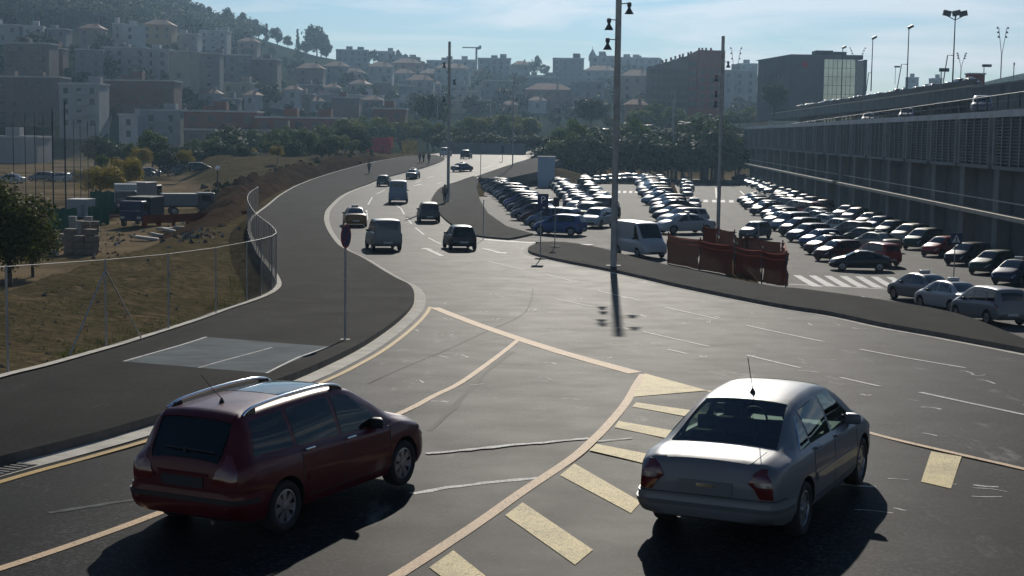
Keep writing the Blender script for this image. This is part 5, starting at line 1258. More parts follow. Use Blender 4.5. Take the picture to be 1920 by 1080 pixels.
# ------------------------------------------------------------------ buildings
BM = {}
def bcol(c):
    if c not in BM: BM[c] = mat('render_%02d' % len(BM), c, .85, var=.18, vscale=.25)
    return BM[c]
WIN = mat('window_dark', (.012, .014, .018), .3); WINL = mat('window_glass', (.10, .14, .17), .12, spec=.7); ROOFT = mat('terracotta_roof', (.21, .10, .06), .85, var=.25, vscale=.8); ROOFG = mat('flat_roof', (.42, .42, .40), .85, var=.3, vscale=.4); SHUT = mat('shutter', (.05, .075, .06), .7)
wm_ = MB(); wm_.box(-.68, .68, -.05, .05, -.85, .85); WME = wm_.mesh('window', WIN)
bm_ = MB(); bm_.box(-1.6, 1.6, -1.1, 0, -.08, .08); bm_.box(-1.6, 1.6, -1.1, -1.04, .08, 1.0); 
def building(px0, px1, yt, yb, col, label, roof='flat', Y=None, depth=12.0, rot=0.0, win=True, floor=3.1, bay=3.3, balc=0, cat='building', maxw=70):
    pc = (px0+px1)/2
    if Y is None: Y = at(pc, yb, gz, 200, 1000).y
    if Y > 980: Y = 900.0
    b = atY(pc, yb, Y); w = (px1-px0)/FPX*Y; top = atY(pc, yt, Y).z; h = max(4.0, top-b.z)
    dep = min(depth, max(7.0, w)); rr = R(rot); cw = w
    if rot: cw = max(4.0, (w-dep*abs(math.sin(rr)))/math.cos(rr))
    base = min(b.z-4, b.z-h*.15)
    t = empty('apartment_block' if cat == 'building' else cat.replace(' ', '_'), (b.x, Y+dep/2, base), rr, label, cat)
    H_ = top-base; mb = MB(); mb.box(-cw/2, cw/2, -dep/2, dep/2, 0, H_); mb.build('wall', bcol(col), t)
    if roof == 'flat':
        mb = MB(); mb.box(-cw/2-.25, cw/2+.25, -dep/2-.25, dep/2+.25, H_, H_+.45); rf = mb.build('roof', ROOFG, t)
        for k in range(1+int(cw > 14)):
            mb = MB(); x = random.uniform(-cw*.35, cw*.3); mb.box(x, x+min(3.5, cw*.3), -2, 1.5, .45, random.uniform(1.6, 3.0)); mb.build('stair_hut', bcol(col), rf, (0, 0, H_))
    else:
        mb = MB(); hh = min(2.6, dep*.22); e = .5
        mb.add([(-cw/2-e, -dep/2-e, 0), (cw/2+e, -dep/2-e, 0), (cw/2+e, dep/2+e, 0), (-cw/2-e, dep/2+e, 0), (-cw/2+min(dep*.4, cw*.3), 0, hh), (cw/2-min(dep*.4, cw*.3), 0, hh)], [(0, 1, 5, 4), (1, 2, 5), (2, 3, 4, 5), (3, 0, 4), (3, 2, 1, 0)]); rf = mb.build('roof', ROOFT, t, (0, 0, H_))
        mb = MB(); mb.box(-.4, .4, -.4, .4, .3, hh+.9); mb.build('chimney', bcol(col), rf, (cw*.2, 1.0, 0))
    if win:
        nf = max(1, int((h-1)/floor)); nc = max(1, int((cw-1.2)/bay))
        while nf*nc > maxw: bay *= 1.12; nc = max(1, int((cw-1.2)/bay)); nf = max(1, min(nf, maxw//nc))
        sc = bay/3.3
        for i in range(nf):
            for j in range(nc):
                if random.random() < .07: continue
                x = -cw/2+cw*(j+.5)/nc; z = H_-1.9-floor*i
                if z < .8: continue
                q = put('window', WME, t, (x, -dep/2-.03, z)); q.scale = (min(1.5, sc), 1, 1)
        if rot:
            nd = max(1, int(dep/4))
            for i in range(min(nf, 8)):
                for j in range(nd):
                    q = put('window', WME, t, ((-1 if rot > 0 else 1)*(cw/2+.03)*-1, -dep/2+dep*(j+.5)/nd, H_-1.9-floor*i)); q.rotation_euler = (0, 0, math.pi/2)
        if balc:
            for i in range(min(nf, 9)):
                for x in ([-cw*.28, cw*.28] if balc > 1 else [cw*.1]):
                    if H_-3.0-floor*i < 1: continue
                    mb = MB(); mb.box(-1.5, 1.5, -1.2, 0, -.1, .1); mb.box(-1.5, 1.5, -1.2, -1.12, .1, .95); mb.build('balcony', bcol(tuple(min(.5, c*1.15) for c in col)), t, (x, -dep/2, H_-2.9-floor*i))
    return t
PALE, CREAM, GREYB, BRICK, PINK, OCH, WHT_, PEACH, TERRA, BROWN = (.27, .27, .27), (.31, .275, .215), (.16, .168, .18), (.14, .062, .045), (.25, .165, .135), (.28, .19, .09), (.36, .36, .365), (.33, .21, .14), (.20, .075, .045), (.15, .115, .095)
B = building
B(-40, 32, 47, 84, PALE, 'pale block at the left picture edge, highest in its row'); B(34, 80, 50, 86, WHT_, 'white block second from the left in the top row', rot=12); B(84, 124, 55, 86, GREYB, 'small grey house in the top row beside a white block')
B(148, 190, 53, 90, PINK, 'pinkish house in the top row under the wood', 'tile'); B(211, 230, 45, 82, PALE, 'narrow pale tower left of the white tower', bay=3); B(229, 265, 47, 92, WHT_, 'white tower in the middle of the top row under the wood', rot=-10)
B(267, 322, 46, 86, OCH, 'ochre villa right of the white tower', 'tile'); B(325, 370, 64, 96, PALE, 'long pale block below the hilltop wood'); B(374, 425, 58, 100, PALE, 'stepped pale block on the slope, right of the ochre villa', balc=1)
B(445, 482, 78, 110, PINK, 'pale pink house at the right end of the wood', 'tile'); B(400, 425, 72, 102, WHT_, 'white narrow block before the stepped pale block')
B(8, 92, 82, 152, BROWN, 'wide brown block on the left slope', balc=2); B(92, 118, 92, 140, BRICK, 'narrow brick-brown block beside the wide brown one'); B(128, 192, 94, 155, GREYB, 'grey apartment block left of the long pale slab', rot=14); B(196, 272, 90, 152, PALE, 'long pale slab block in the middle of the slope', balc=2)
B(270, 316, 93, 155, WHT_, 'white block with dark square windows next to the long slab', bay=3.6); B(316, 365, 97, 192, CREAM, 'tall cream tower with two window columns on the slope', rot=-12); B(372, 412, 101, 190, GREYB, 'tall grey tower right of the cream tower', balc=1)
B(414, 470, 104, 168, GREYB, 'broad grey block right of the grey tower', rot=10, balc=1); B(470, 520, 112, 172, BROWN, 'reddish brown block right of the broad grey block')
B(-30, 112, 145, 250, BROWN, 'big dark balcony block low on the left', balc=2, Y=470); B(112, 186, 158, 258, PALE, 'pale blue-white block low on the left, beside the dark balcony block', Y=455, balc=1); B(188, 326, 152, 222, BRICK, 'long red-brown block behind the low white houses', balc=2)
B(414, 470, 156, 188, CREAM, 'low cream house with a bright roof below the grey tower', 'flat'); B(222, 272, 216, 268, WHT_, 'low white house before the red-brown block', Y=420, rot=-14); B(266, 338, 208, 268, PALE, 'low pale house with a flat bright roof, beside the low white house', Y=425, balc=1)
B(534, 562, 168, 208, WHT_, 'small white house on the middle slope', 'tile'); B(601, 674, 178, 212, PALE, 'wide pale school block above the terracotta roofs'); B(622, 673, 184, 210, BRICK, 'brick front wing of the wide pale school block', Y=560); B(673, 716, 180, 208, WHT_, 'white wing at the right of the school block')
B(626, 690, 94, 128, GREYB, 'grey flat-roofed block on the skyline, middle left', rot=8); B(708, 738, 97, 122, PALE, 'small pale block with a cap on the skyline'); B(740, 786, 108, 132, GREYB, 'low grey block on the skyline left of the crane'); B(800, 848, 114, 132, GREYB, 'long low grey block on the skyline under the lamp mast')
B(850, 894, 113, 138, PALE, 'pale block on the skyline below the crane'); B(896, 957, 110, 152, GREYB, 'broad grey block on the skyline right of the crane'); B(735, 790, 118, 150, PINK, 'salmon house on the upper middle slope', 'tile'); B(690, 735, 125, 160, PALE, 'pale gabled house on the middle slope', 'tile')
B(815, 880, 128, 160, PALE, 'pale house under the long skyline block', 'tile'); B(905, 960, 152, 188, GREYB, 'grey house below the broad skyline block'); B(850, 900, 172, 205, PALE, 'pale low house behind the bushes'); B(762, 812, 150, 185, PALE, 'pale house in the middle of the slope', 'tile'); B(606, 650, 124, 160, GREYB, 'grey house below the flat-roofed skyline block', 'tile'); B(556, 604, 128, 166, BROWN, 'brownish house among hillside trees', 'tile')
B(960, 993, 121, 160, PALE, 'pale house on the skyline left of the dark block', 'tile'); B(1037, 1094, 110, 160, GREYB, 'dark grey stepped block on the skyline, left of the church'); B(1107, 1156, 106, 150, PALE, 'pale church building with a steeple on the skyline'); B(1158, 1236, 109, 142, PALE, 'long pale block on the skyline right of the tall mast')
B(985, 1072, 168, 208, PINK, 'pinkish terrace with lit roofs behind the bushes', 'tile'); B(1072, 1132, 153, 208, GREYB, 'grey house below the skyline, left of the tall mast'); B(1096, 1158, 132, 164, PALE, 'pale house below the church', 'tile'); B(1166, 1222, 142, 205, PINK, 'pink house left of the brick block', 'tile'); B(1174, 1212, 196, 228, PEACH, 'small peach house right of the tall mast', 'tile', Y=440)
B(960, 1040, 145, 172, GREYB, 'grey terrace under the skyline'); B(1356, 1422, 133, 205, PALE, 'pale block right of the brick block', rot=-8); B(1385, 1420, 120, 150, GREYB, 'grey block with a tower on the right skyline')
B(1703, 1722, 146, 165, GREYB, 'small grey block behind the high deck, left', bay=4); B(1747, 1766, 148, 168, GREYB, 'small grey block behind the high deck, beside the tall lamp', bay=4)
B(480, 640, 222, 262, TERRA, 'long terracotta row with flat roofs', Y=415, bay=4.2); B(345, 480, 210, 262, TERRA, 'terracotta school with stepped roofs, left of the long row', Y=420, bay=4.2); B(345, 640, 246, 268, BROWN, 'low brown wing in front of the terracotta row', Y=398, bay=4.5)
B(700, 760, 205, 240, TERRA, 'terracotta house behind the bushes', Y=450); B(-20, 70, 258, 278, PALE, 'low pale shed at the left edge behind the netting', Y=380, win=False)
sp = atY(1111, 108, 880); st = empty('steeple', sp, 0, 'dark pointed steeple on the skyline', 'steeple'); mb = MB(); mb.lathe([(2.2, -2), (2.2, 1), (.05, 5.0)], 6, 0, None, False); mb.build('spire', GREYB and bcol(GREYB), st); mb = MB(); mb.tube([(0, 0, 5), (0, 0, 6.5)], .1, 5); mb.build('finial', DSTEEL, st)
rows_ = [('lower house row of the slope', 196, 214, range(575, 1000, 52), 24), ('middle house row of the slope', 164, 182, range(560, 1015, 47), 22), ('upper house row of the slope', 140, 154, range(640, 1030, 49), 16), ('house row above the terracotta roofs', 186, 204, range(330, 590, 43), 26)]
for nm, yt_, yb_, xs_, hh in rows_:
    for k, x in enumerate(xs_):
        w = random.uniform(24, 44); yy = random.uniform(-5, 5); c_, cn_ = random.choice([(PALE, 'pale'), (CREAM, 'cream'), (PINK, 'pinkish'), (WHT_, 'white'), (GREYB, 'grey'), (PEACH, 'peach'), (BROWN, 'brown')]); rf_ = random.choice(['flat', 'tile'])
        B(x, x+w, yb_-hh+yy+random.uniform(-4, 4), yb_+yy, c_, f'{cn_} {"tiled" if rf_ == "tile" else "flat-roofed"} house, {ORD[k]} from the left in the {nm}', rf_, bay=3.0, rot=random.choice([0, 0, 12, -12]), balc=random.choice([0, 0, 1]))
# brick block with chimneys
Y = 470; bp0 = atY(1287, 208, Y); bb_ = empty('brick_block', (bp0.x, Y, bp0.z-5), 0, 'red brick block with stepped roofline and small chimneys', 'building')
s_ = Y/FPX; Hb = (208-98)*s_+5
def bx(name, x0, x1, y0, y1, ya, m, par=None):
    mb = MB(); mb.box((x0-1287)*s_, (x1-1287)*s_, ya[0], ya[1], max(0, (208-y1)*s_+5) if y1 < 208 else 0, (208-y0)*s_+5); return mb.build(name, m, par or bb_)
RBR = mat('red_brick', (.19, .05, .04), .85, var=.2, vscale=.5); GBR = mat('grey_brick', (.13, .10, .09), .85, var=.2, vscale=.5)
steps = [(1218, 126), (1232, 122), (1246, 118), (1260, 113), (1275, 108), (1290, 104), (1305, 98)]
for (x, y), (x2, _) in zip(steps, steps[1:]+[(1305, 0)]):
    if x2 > x: bx('wing_wall', x, x2, y, 300, (0, 14), GBR)
tw = bx('tower_wall', 1305, 1355, 96, 300, (-1.5, 14), RBR); bx('corner_wall', 1290, 1305, 103, 300, (-.5, -.01), RBR)
for i, x in enumerate((1240, 1247, 1256, 1264, 1272, 1278, 1288, 1293, 1308, 1314, 1321, 1330)):
    y = interp(steps, x) if x < 1305 else 96; bx('chimney', x, x+3.2, y-5.5, y-.1, (2, 3), RBR)
for k in range(5): q = put('stair_window', WME, bb_, ((1297-1287)*s_, -.53, 5+(208-122-18*k)*s_)); q.scale = (1.5, 1, 1.1); q.data = WME
for i in range(5):
    for x in (1224, 1234, 1244, 1254, 1264, 1274, 1284, 1313, 1332, 1346):
        if 208-(136+15*i) < 4: continue
        q = put('window', WME, bb_, ((x-1287)*s_, -.03 if x < 1300 else -1.53, 5+(208-(136+15*i))*s_))
# office block with a glass front
Y = 400; s_ = Y/FPX; oz = atY(1527, 205, Y); of = empty('office_block', (oz.x, Y, oz.z-3), 0, 'grey office block with a mirrored glass front and roof plant', 'office building')
def ob(name, x0, x1, y0, y1, ya, m, par=None):
    mb = MB(); mb.box((x0-1527)*s_, (x1-1527)*s_, ya[0], ya[1], (205-y1)*s_+3, (205-y0)*s_+3); return mb.build(name, m, par or of)
CLAD = mat('grey_cladding', (.085, .10, .11), .7, var=.12, vscale=.3); MIRR = mat('mirror_glass', (.42, .44, .40), .12, metal=.85, var=.35, vscale=.12)
mb = MB(); x0, x1, x2 = (1430-1527)*s_, (1480-1527)*s_, (1543-1527)*s_; z1, z0_ = (205-112)*s_+3, (205-104)*s_+3
mb.add([(x0, 9, 0), (x1, 0, 0), (x1, 0, z0_), (x0, 9, z1)], [(0, 1, 2, 3)]); mb.add([(x1, 0, 0), (x2, 0, 0), (x2, 0, z0_), (x1, 0, z0_)], [(0, 1, 2, 3)]); mb.add([(x0, 9, z1), (x1, 0, z0_), (x2, 0, z0_), (x2, 16, z0_), (x0, 16, z1)], [(0, 1, 2, 3, 4)]); mb.build('wall', CLAD, of)
ob('glass_front', 1543, 1601, 112, 300, (.4, 12), MIRR); ob('side_glass', 1601, 1619, 114, 300, (1.0, 12), WINL); ob('roof', 1530, 1614, 104, 112, (-.2, 14), CLAD); ob('edge_fin', 1619, 1623, 112, 300, (.5, 12), CLAD)
ob('roof_plant', 1531, 1563, 95, 103.9, (3, 9), mat('plant_grey', (.05, .055, .06), .7)); ob('roof_plant', 1565, 1588, 97, 103.9, (3, 8), MATS['plant_grey'])
for k in range(1, 7): ob('mullion', 1543+k*8.2, 1543.5+k*8.2, 113, 300, (.30, .399), CLAD)
for k in range(1, 6): ob('glazing_bar', 1543, 1601, 112+16*k, 112.6+16*k, (.31, .398), CLAD)
e_ = flat(disc(.9, 10), .1, None).build('wall_emblem', mat('emblem_red', (.30, .02, .03), .6), of, ((1507-1527)*s_, -.06, (205-122)*s_+3))
for k in range(6): ob('sign_stroke', 1441+4.2*k, 1443.6+4.2*k, 141, 146.5, (6.5-.75*k, 6.8-.75*k), MATS['plant_grey'])
# tower crane on the skyline
cpx = atY(893, 120, 960); cr = empty('tower_crane', cpx, 0, 'distant tower crane with a level jib on the skyline', 'crane'); s_ = 960/FPX
mb = MB(); mb.box(-.6, .6, -.6, .6, -3, 30*s_); mb.build('mast', DSTEEL, cr); mb = MB(); mb.box(-26*s_, 0, -.4, .4, 29*s_, 31*s_); mb.build('jib', DSTEEL, cr); mb = MB(); mb.add([(0, 0, 26*s_), (9*s_, 0, 34*s_), (8*s_, 0, 27*s_), (0, 0.3, 31*s_)], [(0, 1, 2), (0, 1, 3)]); mb.box(5*s_, 9*s_, -.6, .6, 29*s_, 34*s_); mb.build('counterweight', DSTEEL, cr)
# ------------------------------------------------------------------ trees
def leafmat(name, c, c2): return mat(name, c, .6, island=1, col2=c2, transl=.35, spec=.03)
LG = leafmat('leaves_green', (.055, .10, .018), (.13, .17, .030)); LD = leafmat('leaves_dark', (.020, .040, .016), (.050, .075, .026)); LY = leafmat('leaves_yellow', (.20, .16, .02), (.34, .26, .03)); LO = leafmat('leaves_olive', (.085, .115, .020), (.20, .21, .035))
LH = leafmat('leaves_hill', (.018, .034, .018), (.042, .062, .026)); LH2 = leafmat('leaves_hill_olive', (.032, .045, .018), (.070, .080, .028))
BARKM = mat('bark', (.05, .038, .028), .9)
def tree_meshes(seed, r, h, n, ls, shape='round', nclump=16):
    rg = random.Random(seed); mb = MB(); cl = []
    z0 = h*.22 if shape != 'cone' else h*.08
    for k in range(nclump):
        if shape == 'cone':
            t = (k+.5)/nclump; rr = r*(1-t)**.8*.8; a = rg.uniform(0, 6.3); cl.append((Vector((math.cos(a)*rr*.4, math.sin(a)*rr*.4, z0+(h-z0)*t)), max(.25*r, rr)))
        else:
            while True:
                v = Vector((rg.uniform(-1, 1), rg.uniform(-1, 1), rg.uniform(-1, 1)))
                if .25 < v.length < 1: break
            fl = .55 if shape == 'flat' else 1.0
            c = Vector((v.x*r*.72, v.y*r*.72, z0+(h-z0)*(.5+.42*v.z*fl))); cl.append((c, r*rg.uniform(.26, .44)))
    for k in range(n):
        c, cr_ = cl[rg.randrange(len(cl))]
        d = Vector((rg.gauss(0, 1), rg.gauss(0, 1), rg.gauss(0, .85))).normalized(); p = c+d*cr_*(rg.random()**.35)
        s = ls*rg.uniform(.6, 1.4); nn = (d+Vector((rg.uniform(-.8, .8), rg.uniform(-.8, .8), rg.uniform(-.3, .9)))).normalized(); a = nn.orthogonal().normalized(); b = nn.cross(a); th = rg.uniform(0, 3.1); a, b = a*math.cos(th)+b*math.sin(th), b*math.cos(th)-a*math.sin(th)
        mb.add([p-a*s*.5, p+b*s*.33-a*s*.1, p+a*s*.55, p-b*s*.33], [(0, 1, 2, 3)])
    tr = MB(); th_ = max(.08, h*.022); tr.tube([(0, 0, -1.5), (th_*.3, 0, h*.18), (0, th_*.4, h*.42), (th_*.2, 0, h*.7)], [th_*1.3, th_, th_*.7, th_*.3], 7)
    for c, cr_ in cl[:7]:
        zb = h*rg.uniform(.22, .42); tr.tube([(0, 0, zb), ((c.x)*.5, c.y*.5, (zb+c.z)*.5), tuple(c)], [th_*.5, th_*.33, th_*.12], 5)
    return mb, tr
TP = {}
def tree_type(key, mats_, *a):
    mb, tr = tree_meshes(*a); TP[key] = (mb.mesh('crown', mats_), tr.mesh('trunk', BARKM), a[2])
tree_type('near_dark', leafmat('leaves_near', (.026, .045, .012), (.095, .105, .022)), 3, 2.6, 6.0, 9000, .20, 'round', 30)
tree_type('yellow', LY, 5, 2.9, 5.2, 5200, .26, 'round', 22)
tree_type('round', LD, 8, 3.6, 6.2, 4200, .38, 'round', 20); tree_type('green', LG, 9, 3.2, 7.0, 3600, .40, 'round', 18); tree_type('olive', LO, 10, 2.8, 6.0, 3200, .38, 'round', 18); tree_type('bush', LD, 13, 3.2, 4.6, 3000, .38, 'flat', 18)
tree_type('far_round', LH, 14, 4.2, 9.0, 1300, .85, 'round', 15); tree_type('far_green', LH2, 15, 4.0, 8.0, 1200, .85, 'round', 13); tree_type('far_olive', LH2, 16, 3.6, 7.0, 1100, .8, 'round', 12); tree_type('cypress', LH, 17, 1.6, 10.0, 900, .6, 'cone', 14)
def tree(key, p, h, label, group=None, wide=1.0, cat='tree'):
    cm, tm, h0 = TP[key]; t = empty('bush' if cat == 'bush' else 'tree', p, random.uniform(0, 6.3), label, cat, group); s = h/h0; t.scale = (s*wide, s*wide, s)
    put('crown', cm, t); put('trunk', tm, t); return t
def tpx(key, px, ytop, ybase, Y, label, group=None, wide=1.0, cat='tree'):
    b = atY(px, ybase, Y); return tree(key, b, (ybase-ytop)/FPX*Y*1.04, label, group, wide, cat)
tpx('near_dark', 18, 338, 540, 84, 'big dark green tree at the left edge beside the works yard', None, 1.15)
tpx('near_dark', 62, 400, 520, 90, 'lower dark bushy tree right of the big left-edge tree', None, 1.1)
tpx('yellow', 188, 312, 378, 193, 'front yellow-green tree behind the grey site container', None, 1.25); tpx('yellow', 233, 296, 366, 215, 'taller yellow-green tree just behind the front one', None, 1.0)
tpx('round', 436, 238, 300, 330, 'dome-shaped dark tree before the terracotta school', None, 1.35); tpx('yellow', 470, 278, 312, 320, 'small brownish tree below the dome-shaped dark tree'); tpx('round', 804, 178, 232, 430, 'dark rounded tree above the bushes left of the tall mast', None, 1.15)
tpx('round', 1107, 184, 236, 425, 'dark wide tree standing out before the pink terrace', None, 1.35); tpx('green', 832, 196, 238, 432, 'smaller dark tree beside the dark rounded tree'); tpx('green', 1225, 190, 235, 430, 'tree at the foot of the brick block', None, 1.1); tpx('round', 1452, 158, 208, 380, 'dark tree left of the office block', None, 1.0)
random.seed(31)
gl_ = 'trees along the far side of the works yard'
for k in range(22):
    px = 370+k*15.5+random.uniform(-6, 6); yb = random.uniform(291, 304)-(k*.5); Y = random.uniform(300, 375); tpx(random.choice(['green', 'round', 'green', 'olive']), px, yb-random.uniform(30, 52), yb, Y, 'green tree in the row before the terracotta buildings', gl_, random.uniform(.9, 1.3))
gl_ = 'dark trees between the works yard and the houses'
for k in range(30):
    px = 180+k*15+random.uniform(-8, 8); yb = random.uniform(300, 322)-(8 if px > 520 else 0); Y = random.uniform(262, 345); tpx(random.choice(['round', 'green', 'bush', 'round']), px, yb-random.uniform(30, 62), yb, Y, 'dark green tree in the band between the works yard and the houses', gl_, random.uniform(1, 1.4))
for px, yb, hh in ((262, 318, 40), (150, 352, 34), (520, 300, 26), (350, 312, 30)): tpx('yellow', px, yb-hh, yb, 255, 'small yellow-leaved tree in the dark tree band', 'yellow trees of the dark tree band', 1.1)
gl_ = 'olive trees and bushes along the road embankment'
for k in range(40):
    px = 640+k*9.2+random.uniform(-5, 5); Y = random.uniform(385, 428); yb = random.uniform(262, 276); tpx(random.choice(['olive', 'olive', 'green', 'olive']), px, yb-random.uniform(26, 50)-(8 if 850 < px < 1000 else 0), yb, Y, 'olive green tree in the belt behind the far road', gl_, random.uniform(.9, 1.4))
for k in range(26):
    px = 835+k*7+random.uniform(-4, 4); tpx('bush', px, random.uniform(247, 262), 284, random.uniform(352, 372), 'low olive bush above the grey retaining wall', 'bushes above the retaining wall', 1.4, 'bush')
gl_ = 'dense dark bushes behind the car park'
for k in range(64):
    px = random.uniform(1046, 1385); Y = random.uniform(300, 338); yt = random.uniform(236, 285)-(12 if 1050 < px < 1100 or 1170 < px < 1200 or 1310 < px < 1350 else 0); yb = 338-(Y-300)*.4
    if 1196 < px < 1300: yt = max(yt, 256)
    if 1110 < px < 1145: yt = max(yt, 262)
    tpx(random.choice(['bush', 'bush', 'green', 'round', 'bush']), px, yt, yb, Y, 'dark tree in the thicket behind the car park', gl_, random.uniform(.9, 1.3))
for px, yt in ((1068, 224), (1085, 236), (1185, 222), (1325, 222), (1342, 236), (1050, 246)): tpx('green', px, yt, 320, 315, 'taller tree standing up from the thicket behind the car park', 'taller trees of the thicket', .8)
gl_ = 'trees before the brick block'
for k in range(22):
    px = random.uniform(1130, 1445); tpx(random.choice(['green', 'olive', 'green']), px, random.uniform(200, 222), 246, random.uniform(415, 430), 'green tree between the ramp and the brick block', gl_, random.uniform(1, 1.4))
# hillside: wood on the hilltop and trees between the houses
def hilly(px): return smooth(HILL, px)
def mass(name, spots, mats_, seed, ls):
    """a far-off wood that reads as one mass"""
    rg = random.Random(seed); mb = MB()
    for p, h in spots:
        r = h*.42*rg.uniform(.8, 1.2); cl = [(p+Vector((rg.uniform(-.6, .6)*r, rg.uniform(-.6, .6)*r, h*rg.uniform(.3, .75))), r*rg.uniform(.45, .7)) for _ in range(7)]; mi = rg.randrange(len(mats_))
        for k in range(260):
            c, cr_ = cl[rg.randrange(7)]; d = Vector((rg.gauss(0, 1), rg.gauss(0, 1), rg.gauss(0, .85))).normalized(); q = c+d*cr_*rg.random()**.35; s = ls*rg.uniform(.6, 1.4)
            nn = (d+Vector((rg.uniform(-.8, .8), rg.uniform(-.8, .8), rg.uniform(-.3, .9)))).normalized(); a = nn.orthogonal().normalized(); b = nn.cross(a)
            mb.add([q-a*s*.5, q+b*s*.35, q+a*s*.55, q-b*s*.35], [(0, 1, 2, 3)], mi)
    o = mb.build(name, mats_); tag(o, kind='stuff')
sp_ = []
for k in range(520):
    px = random.uniform(-60, 470); sk = max(-20, hilly(px)); y = random.uniform(sk-2, min(sk+72, 66) if px < 330 else sk+30)
    p = at(px, y, gz, 300, 1000)
    if p.y > 975: p = atY(px, sk+2, 945); p.z = gz(p.x, 945)
    sp_.append((p, random.uniform(8, 13)))
mass('hilltop_wood', sp_, [LH, LH, LH, LH2], 3, 1.3)
sp_ = []
for k in range(430):
    px = random.uniform(-60, 1460); lo_ = hilly(px)+8; y = random.uniform(max(lo_, 90 if px < 480 else lo_), 235); p = at(px, y, gz, 420, 985)
    if p.y > 970 or p.y < 432: continue
    sp_.append((p, random.uniform(2.2, 5.5)))
mass('hillside_scrub', sp_, [LH, LH, LH2], 6, 1.1)
gl_ = 'trees on the skyline ridge'
for px, h_, key, w_ in ((485, 12, 'far_round', 1.1), (500, 11, 'cypress', 1.4), (520, 11, 'far_round', 1.2), (540, 8, 'far_green', 1), (558, 14, 'cypress', 1.0), (575, 9, 'far_olive', 1), (594, 19, 'far_round', 1.0), (602, 15, 'far_round', 1.0), (575, 10, 'far_round', 1.2), (612, 10, 'far_round', 1), (700, 9, 'far_green', 1), (742, 10, 'far_round', .9), (690, 9, 'cypress', 1.2), (756, 8, 'far_round', 1), (775, 7, 'far_green', 1.2), (990, 8, 'far_green', 1.2), (1002, 12, 'far_round', .9), (1020, 7, 'far_olive', 1.3), (1200, 9, 'cypress', 1.3), (1186, 8, 'far_round', 1), (1240, 8, 'far_round', 1), (462, 14, 'far_round', 1), (440, 12, 'far_round', 1.1), (420, 14, 'far_round', 1), (398, 13, 'far_round', 1.1), (375, 13, 'far_round', 1.1), (352, 14, 'far_round', 1.1), (330, 14, 'far_round', 1.2)):
    p = atY(px, 150, 935); p.z = gz(p.x, 935)-.5; tree(key, p, h_, 'dark tree standing out on the skyline ridge' if key != 'cypress' else 'narrow cypress standing out on the skyline ridge', gl_ if key != 'cypress' else 'cypresses on the skyline', w_)
gl_ = 'trees between the hillside houses'
for k in range(95):
    px = random.uniform(-20, 1430); lo_ = hilly(px)+12; y = random.uniform(max(lo_, 95 if px < 480 else lo_), 225)
    p = at(px, y, gz, 420, 975)
    if p.y > 960 or p.y < 432: continue
    tree(random.choice(['far_round', 'far_green', 'far_olive', 'far_green']), p, random.uniform(5, 9.5), 'green tree between the houses on the hillside', gl_, random.uniform(1, 1.4))

# ------------------------------------------------------------------ works yard on the left
def yat(px, py): p = at(px, py, gz, 62, 420); return p
c0 = yat(152, 408); c0.z = gz(c0.x, c0.y); sc_ = c0.y/FPX
co = empty('site_container', c0, R(-6), 'pale grey site container at the netting in the works yard', 'container')
mb = MB(); mb.box(-19*sc_, 19*sc_, -1.2, 1.2, .1, 34*sc_); o = mb.build('wall', mat('container_grey', (.22, .26, .29), .6, var=.15), co); mb = MB(); mb.box(-19.6*sc_, 19.6*sc_, -1.26, 1.26, 34*sc_, 35.5*sc_); mb.build('roof', CAPM, co)
mb = MB(); mb.box(9*sc_, 16*sc_, -1.24, -1.2, .2, 26*sc_); mb.build('door', mat('container_door', (.15, .18, .2), .6), co)
def truck(px, py, deg, label, cabc, boxc, L=5.2, Hh=2.6, load=None):
    p = yat(px, py); p.z = gz(p.x, p.y)+.05; t = empty('lorry', p, R(deg), label, 'lorry')
    mb = MB(); mb.box(L*.5-1.6, L*.5, -1.05, 1.05, .55, 2.3); o = mb.build('cab', cabc, t); rounded(o.data, .12, 2)
    mb = MB(); mb.add([(L*.5+.01, -.9, 1.4), (L*.5+.01, .9, 1.4), (L*.5-.06, .85, 2.15), (L*.5-.06, -.85, 2.15)], [(0, 1, 2, 3)]); mb.build('windscreen', DGLASS, t)
    for sg in (1, -1): mb = MB(); mb.box(L*.5-1.3, L*.5-.35, -.02, .02, 1.4, 2.05); mb.build('side_window', DGLASS, t, (0, sg*1.06, 0)); mb = MB(); mb.box(0, .03, -.18, .18, -.1, .1); mb.build('headlamp', HEAD, t, (L*.5+.005, sg*.75, .85))
    mb = MB(); mb.box(-L*.5, L*.5-1.7, -1.1, 1.1, .85, 1.0); mb.build('chassis', BLK, t)
    mb = MB(); mb.box(-L*.5, L*.5-1.75, -1.15, 1.15, 1.0, Hh) if not load else mb.box(-L*.5, L*.5-1.75, -1.15, 1.15, 1.0, 1.45); o = mb.build('load_body', boxc, t); rounded(o.data, .04, 1)
    add_wheels(t, -L*.28, L*.5-.8, .95, .42, .26, 7); return t
truck(266, 424, 262, 'dark blue lorry facing the viewer in the works yard', PAINTS['dark blue'], mat('dark_tarp', (.02, .024, .03), .8)); truck(236, 398, 285, 'white-roofed lorry behind the dark blue lorry', PAINTS['grey'], PAINTS['white'], 5.5, 2.9); truck(272, 386, 80, 'grey box lorry furthest back beside the white-roofed lorry', PAINTS['dark grey'], mat('box_grey', (.16, .16, .16), .6), 5.0, 2.7); truck(352, 404, 20, 'low grey tipper lorry right of the dirt track', PAINTS['grey'], mat('tipper_grey', (.14, .15, .155), .6), 5.2, 2.2); 
